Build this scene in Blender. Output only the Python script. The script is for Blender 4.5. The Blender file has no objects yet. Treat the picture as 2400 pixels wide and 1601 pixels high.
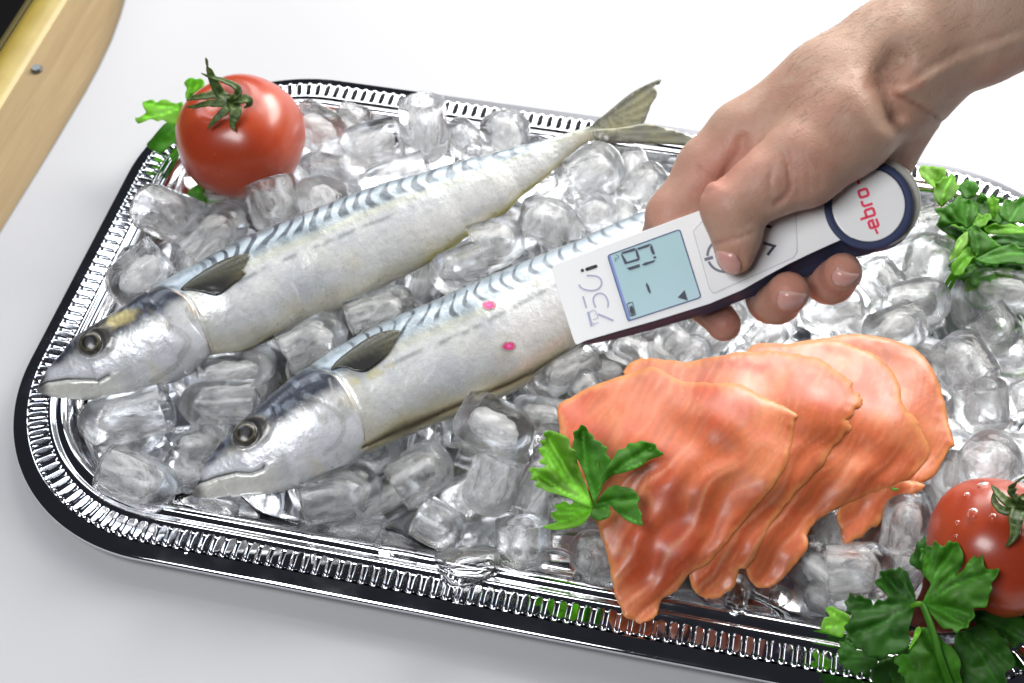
import bpy, bmesh, math, random
import numpy as np
from mathutils import Vector, Matrix, geometry

# ------------------------------------------------------------------ camera, world, lights
S = bpy.context.scene
COL = S.collection
rng = np.random.RandomState(7)
random.seed(7)
FPX, CX, CY = 3333.0, 1200.0, 800.5          # focal length and centre, in units of a 2400 wide frame
XA = np.array([0.9761605, 0.15887012, -0.14788832])
YA = np.array([0.21580859, -0.7831829, 0.58313908])
YA = YA - XA * (XA @ YA); YA /= np.linalg.norm(YA)
ZA = np.cross(YA, XA)
ZA = ZA if ZA[1] < 0 else -ZA
RM = np.array([XA, YA, ZA])                  # world = RM @ cam (cam: x right, y down, z forward)
FWD = RM[:, 2]
CAM = np.array([0, 0, .03]) - FWD * .76

cd = bpy.data.cameras.new('camera'); cam = bpy.data.objects.new('camera', cd); COL.objects.link(cam)
cd.sensor_width = 36; cd.lens = FPX / 2400 * 36; cd.clip_start = .01; cd.clip_end = 50
m3 = np.array([RM[:, 0], -RM[:, 1], -RM[:, 2]]).T
cam.matrix_world = Matrix([[*m3[0], CAM[0]], [*m3[1], CAM[1]], [*m3[2], CAM[2]], [0, 0, 0, 1]])
cd.dof.use_dof = True; cd.dof.focus_distance = .69; cd.dof.aperture_fstop = 13
S.camera = cam

W = bpy.data.worlds.new('World'); S.world = W; W.use_nodes = True
W.node_tree.nodes['Background'].inputs[0].default_value = (.75, .8, 1, 1)
W.node_tree.nodes['Background'].inputs[1].default_value = .025

def area(name, loc, target, sx, sy, power, col=(1, 1, 1)):
    l = bpy.data.lights.new(name, 'AREA'); l.shape = 'RECTANGLE'; l.size = sx; l.size_y = sy
    l.energy = power; l.color = col
    o = bpy.data.objects.new(name, l); COL.objects.link(o); o.location = loc
    d = Vector(target) - Vector(loc); o.rotation_euler = d.to_track_quat('-Z', 'Y').to_euler()
    return o
area('softbox_back', (.0, 1.20, .92), (.0, .2, 0), 1.5, .55, 18, (1, .985, .95))
area('softbox_paper', (.50, .88, .62), (.40, .54, 0), .9, .4, 19, (1, .975, .92))
area('added_backdrop_lamp', (.1, .80, 1.15), (.1, 1.25, .45), .9, .3, 6, (1, .985, .95))  # added lamp out of view, brightens the backdrop mirrored in the rim
area('softbox_side', (-.84, .62, .88), (-.1, .05, .03), .5, .5, 3.2, (.88, .93, 1))
area('softbox_front', (-.24, -.50, .98), (.04, .02, .05), .5, .35, 8.0, (.985, .99, 1))
S.view_settings.view_transform = 'Standard'; S.view_settings.look = 'None'
S.view_settings.exposure = 0; S.view_settings.gamma = 1
S.cycles.use_denoising = True
S.cycles.max_bounces = 14; S.cycles.transmission_bounces = 14; S.cycles.transparent_max_bounces = 24
S.cycles.glossy_bounces = 8; S.cycles.diffuse_bounces = 5; S.cycles.sample_clamp_indirect = 20

# ------------------------------------------------------------------ helpers
def ray(px, py):
    px = np.asarray(px, float); py = np.asarray(py, float)
    v = np.stack([px - CX, py - CY, np.full_like(px, FPX)], -1)
    return v @ RM.T
def P(px, py, z):
    """point on the view ray of (px,py) at height z"""
    d = ray(px, py); t = (np.asarray(z, float) - CAM[2]) / d[..., 2]
    return CAM + d * t[..., None]
def PD(px, py, zd):
    """point on the view ray at depth zd"""
    return CAM + ray(px, py) * (np.asarray(zd, float) / FPX)[..., None]
def proj(p):
    c = (np.asarray(p) - CAM) @ RM
    return c[..., 0] / c[..., 2] * FPX + CX, c[..., 1] / c[..., 2] * FPX + CY, c[..., 2]

def _h(ix, iy, iz, s):
    n = (ix * 374761393 + iy * 668265263 + iz * 2147483647 + s * 974711) & 0xffffffff
    n = ((n ^ (n >> 13)) * 1274126177) & 0xffffffff
    return ((n ^ (n >> 16)) & 0xffff) / 65535.0
def vnoise(p, s=0):
    p = np.asarray(p, float)
    if p.shape[-1] == 2: p = np.concatenate([p, np.zeros(p.shape[:-1] + (1,))], -1)
    i = np.floor(p).astype(np.int64); f = p - i; f = f * f * (3 - 2 * f)
    r = 0
    for a in (0, 1):
        for b in (0, 1):
            for c in (0, 1):
                w = (f[..., 0] if a else 1 - f[..., 0]) * (f[..., 1] if b else 1 - f[..., 1]) * (f[..., 2] if c else 1 - f[..., 2])
                r = r + w * _h(i[..., 0] + a, i[..., 1] + b, i[..., 2] + c, s)
    return r * 2 - 1
def fbm(p, o=4, s=0):
    p = np.asarray(p, float); r = 0; a = .5
    for k in range(o):
        r = r + a * vnoise(p * 2 ** k + 17.3 * k, s + k); a *= .5
    return r
def sstep(a, b, x):
    t = np.clip((x - a) / (b - a), 0, 1); return t * t * (3 - 2 * t)
def mix(a, b, t):
    t = np.asarray(t)[..., None]; return a * (1 - t) + np.asarray(b) * t
def segdist(x, y, pts):
    """distance of points to a polyline and the parameter along it"""
    best = np.full(np.shape(x), 1e9); tt = np.zeros(np.shape(x)); n = len(pts) - 1
    for k in range(n):
        ax, ay = pts[k][:2]; bx, by = pts[k + 1][:2]; dx, dy = bx - ax, by - ay
        t = np.clip(((x - ax) * dx + (y - ay) * dy) / (dx * dx + dy * dy + 1e-9), 0, 1)
        d = np.hypot(x - ax - t * dx, y - ay - t * dy); m = d < best
        best = np.where(m, d, best); tt = np.where(m, (k + t) / n, tt)
    return best, tt
def crom(pts, n=6, closed=True):
    pts = np.asarray(pts, float); N = len(pts); out = []
    rngk = range(N if closed else N - 1)
    for k in rngk:
        if closed: p0, p1, p2, p3 = pts[(k - 1) % N], pts[k], pts[(k + 1) % N], pts[(k + 2) % N]
        else: p0, p1, p2, p3 = pts[max(k - 1, 0)], pts[k], pts[k + 1], pts[min(k + 2, N - 1)]
        for j in range(n):
            t = j / n
            out.append(.5 * (2 * p1 + (p2 - p0) * t + (2 * p0 - 5 * p1 + 4 * p2 - p3) * t * t + (3 * p1 - p0 - 3 * p2 + p3) * t ** 3))
    if not closed: out.append(pts[-1])
    return np.array(out)
def zz(pts, ox, oy, sc):
    return [(ox + p[0] / sc, oy + p[1] / sc) + tuple(p[2:]) for p in pts]

def tag(o, label=None, cat=None, group=None, kind=None):
    if label: o['label'] = label
    if cat: o['category'] = cat
    if group: o['group'] = group
    if kind: o['kind'] = kind
    return o
def empty(name, loc, label=None, cat=None, group=None):
    o = bpy.data.objects.new(name, None); COL.objects.link(o); o.location = [float(v) for v in loc]
    o.empty_display_size = .01
    return tag(o, label, cat, group)
def wloc(o):
    l = np.array(o.location)
    return l if o.parent is None else l + wloc(o.parent)
def mkmesh(name, verts, faces, mat, col=None, smooth=True, uv=None):
    me = bpy.data.meshes.new(name)
    me.from_pydata(np.asarray(verts, float).tolist(), [], [list(map(int, f)) for f in faces])
    if mat: me.materials.append(mat)
    if smooth: me.polygons.foreach_set('use_smooth', [True] * len(me.polygons))
    if col is not None:
        c = np.ones((len(verts), 4), np.float32); c[:, :3] = np.clip(col, 0, 1)
        a = me.attributes.new('Col', 'FLOAT_COLOR', 'POINT'); a.data.foreach_set('color', c.ravel())
    me.update()
    return me
def obj(name, verts, faces, mat, parent=None, col=None, smooth=True, loc=None):
    """mesh object from world vertices; origin at loc / the parent's origin"""
    v = np.asarray(verts, float)
    base = wloc(parent) if parent is not None else (np.asarray(loc, float) if loc is not None else np.zeros(3))
    o = bpy.data.objects.new(name, mkmesh(name, v - base, faces, mat, col, smooth)); COL.objects.link(o)
    if parent is not None: o.parent = parent
    else: o.location = base.tolist()
    return o
def grid_faces(nu, nv, wrap_v=False, flip=False):
    i, j = np.meshgrid(np.arange(nu - 1), np.arange(nv if wrap_v else nv - 1), indexing='ij')
    j2 = (j + 1) % nv
    f = np.stack([i * nv + j, (i + 1) * nv + j, (i + 1) * nv + j2, i * nv + j2], -1).reshape(-1, 4)
    return f[:, ::-1] if flip else f
def tube(path, r, n=8, cap=True):
    path = np.asarray(path, float); m = len(path); r = np.broadcast_to(np.asarray(r, float), (m,))
    t = np.gradient(path, axis=0); t /= np.linalg.norm(t, axis=1)[:, None] + 1e-12
    up = np.array([.3, .2, .93]); V = []
    for k in range(m):
        a = np.cross(t[k], up); a /= np.linalg.norm(a) + 1e-12; b = np.cross(t[k], a)
        for j in range(n):
            q = 2 * math.pi * j / n; V.append(path[k] + r[k] * (math.cos(q) * a + math.sin(q) * b))
    F = [list(f) for f in grid_faces(m, n, True)]
    if cap: F += [list(range(n))[::-1], list(range((m - 1) * n, m * n))]
    return np.array(V), F
def join(parts):
    V = []; F = []; o = 0
    for v, f in parts:
        V.append(np.asarray(v)); F += [[int(i) + o for i in q] for q in f]; o += len(v)
    return np.concatenate(V), F
def cdt(outline, step, jitter=.3, seed=1):
    """triangulate a closed 2D outline with interior points"""
    poly = np.asarray(outline, float); N = len(poly); r = np.random.RandomState(seed)
    x0, y0 = poly.min(0); x1, y1 = poly.max(0)
    gx, gy = np.meshgrid(np.arange(x0, x1, step), np.arange(y0, y1, step * .87))
    gx = gx + (np.arange(gx.shape[0]) % 2 * step * .5)[:, None]
    p = np.stack([gx.ravel(), gy.ravel()], 1) + r.uniform(-jitter, jitter, (gx.size, 2)) * step * .5
    ins = np.zeros(len(p), bool)
    for k in range(N):
        a, b = poly[k], poly[(k + 1) % N]
        c = (a[1] > p[:, 1]) != (b[1] > p[:, 1])
        with np.errstate(divide='ignore', invalid='ignore'):
            xx = (b[0] - a[0]) * (p[:, 1] - a[1]) / (b[1] - a[1] + 1e-12) + a[0]
        ins ^= c & (p[:, 0] < xx)
    d, _ = segdist(p[:, 0], p[:, 1], np.vstack([poly, poly[:1]]))
    p = p[ins & (d > step * .45)]
    allp = np.vstack([poly, p])
    res = geometry.delaunay_2d_cdt([Vector(q) for q in allp.tolist()], [(k, (k + 1) % N) for k in range(N)], [list(range(N))], 1, 1e-6)
    v = np.array([[q.x, q.y] for q in res[0]]); f = [list(t) for t in res[2]]
    return v, f
def boundary(f):
    cnt = {}
    for t in f:
        for k in range(len(t)):
            e = (t[k], t[(k + 1) % len(t)]); cnt[e] = 1
    return [e for e in cnt if (e[1], e[0]) not in cnt]

# ------------------------------------------------------------------ materials
def lin(r, g, b):
    return tuple(((c / 255) / 12.92 if c / 255 <= .04045 else ((c / 255 + .055) / 1.055) ** 2.4) for c in (r, g, b))
class NT:
    def __init__(s, name):
        s.m = bpy.data.materials.new(name); s.m.use_nodes = True; s.t = s.m.node_tree; s.n = s.t.nodes
        s.b = s.n['Principled BSDF']; s.out = s.n['Material Output']
    def node(s, typ, **kw):
        n = s.n.new(typ)
        for k, v in kw.items():
            if k in n.inputs: n.inputs[k].default_value = v
            else: setattr(n, k, v)
        return n
    def link(s, a, b): s.t.links.new(a, b)
    def coord(s, kind='Object', scale=1):
        tc = s.node('ShaderNodeTexCoord'); mp = s.node('ShaderNodeMapping')
        mp.inputs['Scale'].default_value = (scale,) * 3 if np.isscalar(scale) else scale
        s.link(tc.outputs[kind], mp.inputs[0]); return mp.outputs[0]
    def noise(s, scale, detail=4, rough=.55, co=None, dist=0):
        n = s.node('ShaderNodeTexNoise'); n.inputs['Scale'].default_value = scale; n.inputs['Detail'].default_value = detail
        n.inputs['Roughness'].default_value = rough; n.inputs['Distortion'].default_value = dist
        s.link(co if co is not None else s.coord(), n.inputs['Vector']); return n.outputs['Fac']
    def ramp(s, fac, stops):
        r = s.node('ShaderNodeValToRGB'); e = r.color_ramp.elements
        while len(e) < len(stops): e.new(.5)
        for q, (p, c) in zip(e, stops): q.position = p; q.color = (*c, 1) if len(c) == 3 else c
        s.link(fac, r.inputs[0]); return r.outputs[0]
    def bump(s, h, strength=.2, dist=.001, tgt=None, prev=None):
        b = s.node('ShaderNodeBump'); b.inputs['Strength'].default_value = strength; b.inputs['Distance'].default_value = dist
        s.link(h, b.inputs['Height'])
        if prev is not None: s.link(prev, b.inputs['Normal'])
        s.link(b.outputs[0], (tgt or s.b).inputs['Normal']); return b.outputs[0]
    def mixc(s, fac, a, b, mode='MIX'):
        m = s.node('ShaderNodeMix'); m.data_type = 'RGBA'; m.blend_type = mode
        for v, sock in ((fac, m.inputs[0]), (a, m.inputs[6]), (b, m.inputs[7])):
            if hasattr(v, 'is_output'): s.link(v, sock)
            else: sock.default_value = v if np.isscalar(v) else (*v, 1)
        return m.outputs[2]
    def math(s, op, a, b=0.):
        m = s.node('ShaderNodeMath'); m.operation = op
        for v, sock in ((a, m.inputs[0]), (b, m.inputs[1])):
            if hasattr(v, 'is_output'): s.link(v, sock)
            else: sock.default_value = v
        return m.outputs[0]
    def attr(s, name='Col'):
        a = s.node('ShaderNodeAttribute'); a.attribute_name = name; return a.outputs['Color']
    def set(s, **kw):
        for k, v in kw.items():
            k = k.replace('_', ' ')
            i = s.b.inputs[k]
            if hasattr(v, 'is_output'): s.link(v, i)
            else: i.default_value = (*v, 1) if (not np.isscalar(v) and len(v) == 3 and k != 'Subsurface Radius') else v
        return s
def simple(name, c, rough=.5, metal=0, **kw):
    t = NT(name); t.set(Base_Color=c, Roughness=rough, Metallic=metal, **kw); return t.m

# ------------------------------------------------------------------ setting: floor, table, paper
t = NT('dark_floor'); t.set(Base_Color=(.012, .012, .013), Roughness=.6); M_FLOOR = t.m
t = NT('paper'); co = t.coord('Object')
n1 = t.noise(2.2, 3, .5, co); n2 = t.noise(900, 2, .6, co)
t.set(Base_Color=t.ramp(n1, [(.3, (.475, .478, .502)), (.7, (.50, .503, .522))]), Roughness=.75, Specular_IOR_Level=.25)
t.bump(t.math('ADD', t.math('MULTIPLY', n2, .02), t.noise(5, 2, .4, co)), .25, .004); M_PAPER = t.m
t = NT('wood_laminate'); co = t.coord('Object', (14, 1.0, 1))
n1 = t.noise(9, 6, .65, co, .6)
t.set(Base_Color=t.ramp(n1, [(.25, lin(142, 118, 80)), (.55, lin(158, 134, 94)), (.8, lin(166, 143, 103))]), Roughness=.45)
M_WOOD = t.m
t = NT('yellow_edging'); t.set(Base_Color=t.ramp(t.noise(30, 4), [(.3, lin(150, 128, 52)), (.7, lin(170, 150, 74))]), Roughness=.35); M_YEL = t.m
M_OLIVE = simple('olive_seal', lin(90, 80, 40), .5)
M_SCREW = simple('screw_steel', (.25, .26, .26), .4, 1)

def flat(name, pts, z, mat, parent=None, th=.03):
    v = [(x, y, z) for x, y in pts] + [(x, y, z - th) for x, y in pts]; n = len(pts)
    f = [list(range(n)), list(range(n, 2 * n))[::-1]] + [[k, k + n, (k + 1) % n + n, (k + 1) % n] for k in range(n)]
    f = [q[::-1] if False else q for q in f]
    return obj(name, v, f, mat, parent, smooth=False)
fl = obj('floor', [(-4, -3, -.75), (4, -3, -.75), (4, 5, -.75), (-4, 5, -.75)], [[0, 1, 2, 3]], M_FLOOR, smooth=False); tag(fl, kind='structure')
tb = empty('table', (.2, .2, -.75), 'tan wood grained table under the white paper with a yellow edge strip', 'table')
flat('tabletop', [(-.372, -.8), (1.0, -.8), (1.0, 1.3), (-.372, 1.3)], -.0015, M_WOOD, tb, .028)
# rounded yellow edging along the table's left side
ys = np.linspace(-.8, 1.3, 30); prof = [(-.372, -.0016), (-.3745, .0012), (-.380, .0030), (-.388, .0028), (-.3945, .0004), (-.3985, -.006), (-.397, -.018), (-.390, -.028), (-.372, -.0295)]
v = np.array([(x, y, z) for y in ys for x, z in prof]); obj('edge_strip', v, grid_faces(30, len(prof), flip=False), M_YEL, tb)
prof = [(-.3965, -.001), (-.4005, -.001), (-.404, -.006), (-.403, -.024), (-.396, -.028)]
v = np.array([(x, y, z) for y in ys for x, z in prof]); obj('edge_seal', v, grid_faces(30, len(prof)), M_OLIVE, tb)
sp = P(85, 160, 0); bm = bmesh.new(); bmesh.ops.create_cone(bm, cap_ends=True, segments=16, radius1=.0042, radius2=.003, depth=.002)
me = bpy.data.meshes.new('screw'); bm.to_mesh(me); bm.free(); me.materials.append(M_SCREW)
o = bpy.data.objects.new('screw', me); COL.objects.link(o); o.parent = tb; o.location = (np.array([sp[0], sp[1], .0]) - wloc(tb)).tolist()
for lx in (-.3, .93):
    for ly in (-.7, 1.2):
        flat('table_leg', [(lx - .03, ly - .03), (lx + .03, ly - .03), (lx + .03, ly + .03), (lx - .03, ly + .03)], -.0296, M_SCREW, tb, .72)

# paper: flat on the table, left edge slightly bowed, far end sweeping up into a backdrop
ny, nx = 110, 70
sv = np.linspace(0, 1, ny); V = []
edge = [(-.9, -.333), (-.3, -.329), (.035, -.3225), (.10, -.3195), (.171, -.3180), (.22, -.3215), (.2577, -.3295), (.32, -.340), (.5, -.345), (2, -.345)]
for s in sv:
    L = -.75 + 2.75 * s
    if L < .95: y, z = L, 0
    elif L < .95 + .3 * math.pi / 2: a = (L - .95) / .3; y, z = .95 + .3 * math.sin(a), .3 - .3 * math.cos(a)
    else: y, z = 1.25, .3 + (L - .95 - .3 * math.pi / 2)
    xl = np.interp(L, [e[0] for e in edge], [e[1] for e in edge])
    for u in np.linspace(0, 1, nx) ** 1.6:
        x = xl + u * (1.25 - xl)
        curl = .004 * math.exp(-((x - xl) / .05) ** 2) * (1 + .6 * math.sin(y * 9)) if z == 0 else 0
        V.append((x, y, z + curl))
pf = grid_faces(ny, nx, flip=True)
pp = obj('paper_backdrop', V, pf, M_PAPER); sm = pp.modifiers.new('s', 'SOLIDIFY'); sm.thickness = .0004; sm.offset = -1
tag(pp, 'large white paper sheet spread over the table under the silver tray', 'paper')

# ------------------------------------------------------------------ tray
t = NT('chrome'); co = t.coord('Object')
t.set(Base_Color=(.80, .81, .85), Metallic=1, Roughness=t.ramp(t.noise(60, 5, .6, co), [(.35, (.03,) * 3), (.75, (.11,) * 3)]))
t.bump(t.noise(35, 2, .4, co), .05, .002); M_CHROME = t.m
TX0, TX1, TY0, TY1, TR = -.261, .318, -.156, .196, .104
def rrect(inset, n=26):
    """rounded rectangle inset from the tray's outer edge; returns points with outward normals"""
    r = TR - inset; pts = []; nor = []
    for cx, cy, a0 in ((TX1 - TR, TY1 - TR, 0), (TX0 + TR, TY1 - TR, 90), (TX0 + TR, TY0 + TR, 180), (TX1 - TR, TY0 + TR, 270)):
        for k in range(n + 1):
            a = math.radians(a0 + 90 * k / n); nor.append((math.cos(a), math.sin(a))); pts.append((cx + r * math.cos(a), cy + r * math.sin(a)))
    return np.array(pts), np.array(nor)
def resamp(inset, N):
    p, n = rrect(inset); q = np.vstack([p, p[:1]]); nn = np.vstack([n, n[:1]])
    d = np.r_[0, np.cumsum(np.hypot(*np.diff(q, axis=0).T))]; s = np.linspace(0, d[-1], N, endpoint=False)
    P2 = np.stack([np.interp(s, d, q[:, k]) for k in (0, 1)], 1); N2 = np.stack([np.interp(s, d, nn[:, k]) for k in (0, 1)], 1)
    return P2, N2 / np.linalg.norm(N2, axis=1)[:, None], d[-1]
tray = empty('serving_tray', ((TX0 + TX1) / 2, (TY0 + TY1) / 2, 0), 'shiny silver serving tray with an embossed beaded rim, full of ice', 'tray')
NS = 520
prof = [(.0012, .0085), (.0003, .0098), (.0002, .0108), (.0005, .0116), (.0009, .01195), (.0013, .0121), (.0017, .01222), (.0022, .01235), (.0050, .01295), (.0080, .0136), (.0088, .0138),
        (.0094, .0134), (.0102, .0131), (.0140, .0136), (.0180, .0138), (.0194, .0143), (.0204, .0164), (.0216, .0168), (.0228, .0163), (.0236, .0156),
        (.0246, .0160), (.0262, .0178), (.0280, .0183), (.0296, .0176), (.0306, .0160), (.0320, .0120), (.0345, .0072), (.0375, .0050), (.0420, .0044), (.055, .0042)]
rings = []
for off, z in prof:
    p, n, L = resamp(0, NS)
    # inset along normals of a common parameterisation
    pb, nb = rrect(off); base, nbase = rrect(0)
    q = np.vstack([base, base[:1]]); d = np.r_[0, np.cumsum(np.hypot(*np.diff(q, axis=0).T))]; s = np.linspace(0, d[-1], NS, endpoint=False)
    qb = np.vstack([pb, pb[:1]])
    rings.append(np.stack([np.interp(s, d, qb[:, 0]), np.interp(s, d, qb[:, 1]), np.full(NS, z)], 1))
V = np.concatenate(rings); F = [list(f) for f in grid_faces(len(prof), NS, True, flip=True)]
V = np.vstack([V, [[(TX0 + TX1) / 2, (TY0 + TY1) / 2, .0042]]]); c = len(V) - 1; b = (len(prof) - 1) * NS
F += [[b + k, b + (k + 1) % NS, c] for k in range(NS)]
F = [f for f in F]
o = obj('tray_body', V, F, M_CHROME, tray)
sm = o.modifiers.new('s', 'SOLIDIFY'); sm.thickness = .0006; sm.offset = 0
# embossed beads: elongated capsules across the rim
def bead_mesh():
    us = np.array([-1, -.97, -.9, -.8, -.66, -.3, 0, .3, .66, .8, .9, .97, 1]) * .0056; vs = np.array([-1, -.86, -.72, -.6, -.46, -.25, 0, .25, .46, .6, .72, .86, 1]) * .0031; v = []
    for x in us:
        for y in vs:
            d = math.hypot(max(0, abs(x) - .0036) * .95, y); v.append((x, y, .0023 * float(sstep(.0030, .0019, d)) - .0003))
    return mkmesh('rim_bead', v, grid_faces(13, 13, flip=False), M_CHROME)
BM = bead_mesh(); cnt = 0; pearls = []
pb, nb, L = resamp(.0142, int(round(1.70 / .0064)))
for (x, y), (nx_, ny_) in zip(pb, nb):
    px, py, _ = proj(np.array([x, y, .015]))
    pearls.append((x - nx_ * .0078, y - ny_ * .0078))
    if not (-60 < px < 2460 and 60 < py < 1660): continue
    o = bpy.data.objects.new('rim_bead', BM); COL.objects.link(o); o.parent = tray
    o.location = (np.array([x, y, .0135]) - wloc(tray)).tolist(); o.rotation_euler = (0, math.radians(-5), math.atan2(ny_, nx_)); cnt += 1
print('beads', cnt)
pv = []
for x, y in pearls:
    a = [(x + .0008 * math.cos(q) * math.cos(e), y + .0008 * math.sin(q) * math.cos(e), .0155 + .0009 * math.sin(e)) for e in (0, .6, 1.1) for q in np.linspace(0, 2 * math.pi, 8, endpoint=False)]
    pv.append((np.array(a + [(x, y, .0164)]), [list(f) for f in grid_faces(3, 8, True)] + [[16 + k, 16 + (k + 1) % 8, 24] for k in range(8)]))
v, f = join(pv); tag(obj('pearl_row', v, f, M_CHROME, tray), kind='stuff')

# melt water lying in the tray, with a wavy rounded edge
t = NT('water'); t.set(Base_Color=(.96, .98, 1), Roughness=.0, Transmission_Weight=1, IOR=1.33)
t.bump(t.noise(60, 2, .4), .15, .002); M_WATER = t.m
Nw = 300; pw, nw, L = resamp(.0385, Nw); s = np.arange(Nw) / Nw
wob = .0055 * np.sin(s * 2 * math.pi * 17 + 1.2) + .004 * np.sin(s * 2 * math.pi * 9) + .002 * np.sin(s * 2 * math.pi * 31)
rr = []
for off, z in ((0, .0046), (-.0004, .0056), (.0004, .0072), (.002, .0080), (.006, .0083), (.03, .0083)):
    q = pw - nw * (off + np.clip(.003 + wob, -.003, .012))[:, None]; zz_ = np.full(Nw, z); rr.append(np.c_[q, zz_])
V = np.concatenate(rr); V = np.vstack([V, [[.03, .02, .0083]]]); F = [list(f) for f in grid_faces(6, Nw, True, flip=True)] + [[5 * Nw + k, 5 * Nw + (k + 1) % Nw, 6 * Nw] for k in range(Nw)]
tag(obj('melt_water', V, F, M_WATER), 'thin pool of melt water on the tray floor', kind='structure')

for px_, py_, r_, z_, lab in ((402, 1309, .0032, 0, 'flat water drop on the paper below the front tray rim'), (372, 1300, .0014, 0, 'tiny water drop on the paper left of the flat drop by the front rim'),
        (435, 1292, .0016, .0134, 'water drop on the black outer band of the front rim'), (470, 1283, .0020, .0134, 'larger water drop on the front rim band near the beads'), (840, 1412, .0012, 0, 'tiny water drop on the paper under the middle of the front rim')):
    c0 = P(px_, py_, z_); V = [c0 + np.array([r_ * 1.25 * math.cos(g) * math.cos(e), r_ * math.sin(g) * math.cos(e), r_ * .45 * math.sin(e) + .0001]) for e in np.linspace(0, 1.5, 6) for g in np.linspace(0, 2 * math.pi, 16, endpoint=False)]
    tag(obj('water_drop', V, grid_faces(6, 16, True), M_WATER, loc=c0), lab, 'water drop', 'spilled water drops at the front rim')

# ------------------------------------------------------------------ ice
t = NT('ice'); co = t.coord('Object')
t.set(Base_Color=(.985, .99, .995), Transmission_Weight=1, IOR=1.31, Roughness=t.ramp(t.noise(3.0, 4, .6, co), [(.5, (.0,) * 3), (.75, (.06,) * 3)]))
h = t.math('ADD', t.math('MULTIPLY', t.noise(2.4, 3, .5, co), 1.0), t.math('MULTIPLY', t.noise(14, 3, .6, co), .16))
t.bump(h, .45, .0016)
tr = t.node('ShaderNodeBsdfTransparent'); tr.inputs[0].default_value = (1, 1, 1, 1)
df = t.node('ShaderNodeBsdfTranslucent'); df.inputs[0].default_value = (.97, .975, .98, 1)
d2 = t.node('ShaderNodeBsdfDiffuse'); d2.inputs[0].default_value = (.94, .95, .955, 1)
ms = t.node('ShaderNodeMixShader'); ms.inputs[0].default_value = .20; t.link(t.b.outputs[0], ms.inputs[1]); t.link(tr.outputs[0], ms.inputs[2])
md = t.node('ShaderNodeMixShader'); md.inputs[0].default_value = .5; t.link(df.outputs[0], md.inputs[1]); t.link(d2.outputs[0], md.inputs[2])
m2 = t.node('ShaderNodeMixShader'); t.link(t.ramp(t.noise(2.2, 7, .75, co, .8), [(.54, (.0,) * 3), (.84, (.30,) * 3)]), m2.inputs[0])
t.link(ms.outputs[0], m2.inputs[1]); t.link(md.outputs[0], m2.inputs[2]); t.link(m2.outputs[0], t.out.inputs[0]); M_ICE = t.m
def frost_mat(name, lo, hi, stretch=.55):
    t = NT(name); co = t.coord('Object', (stretch, 1, 1))
    tr = t.node('ShaderNodeBsdfTransparent'); tr.inputs[0].default_value = (1, 1, 1, 1)
    df = t.node('ShaderNodeBsdfTranslucent'); df.inputs[0].default_value = (.98, .985, .99, 1)
    d2 = t.node('ShaderNodeBsdfDiffuse'); d2.inputs[0].default_value = (.96, .965, .97, 1)
    b_ = t.bump(t.noise(6, 3, .5, co), .3, .0004); t.link(b_, d2.inputs['Normal'])
    md = t.node('ShaderNodeMixShader'); md.inputs[0].default_value = .25; t.link(d2.outputs[0], md.inputs[1]); t.link(df.outputs[0], md.inputs[2])
    fac = t.math('ADD', t.ramp(t.noise(2.3, 5, .6, co, .5), [(.36, (lo,) * 3), (.66, (hi,) * 3)]), t.math('MULTIPLY', t.ramp(t.noise(22, 3, .6), [(.60, (0,) * 3), (.68, (1,) * 3)]), .18))
    m2 = t.node('ShaderNodeMixShader'); t.link(fac, m2.inputs[0]); t.link(tr.outputs[0], m2.inputs[1]); t.link(md.outputs[0], m2.inputs[2])
    t.link(m2.outputs[0], t.out.inputs[0]); return t.m
M_FROST = frost_mat('ice_frost', .03, .66); M_FROST2 = frost_mat('ice_frost_dense', .15, .95); M_FROST3 = frost_mat('ice_frost_faint', .0, .42)

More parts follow.
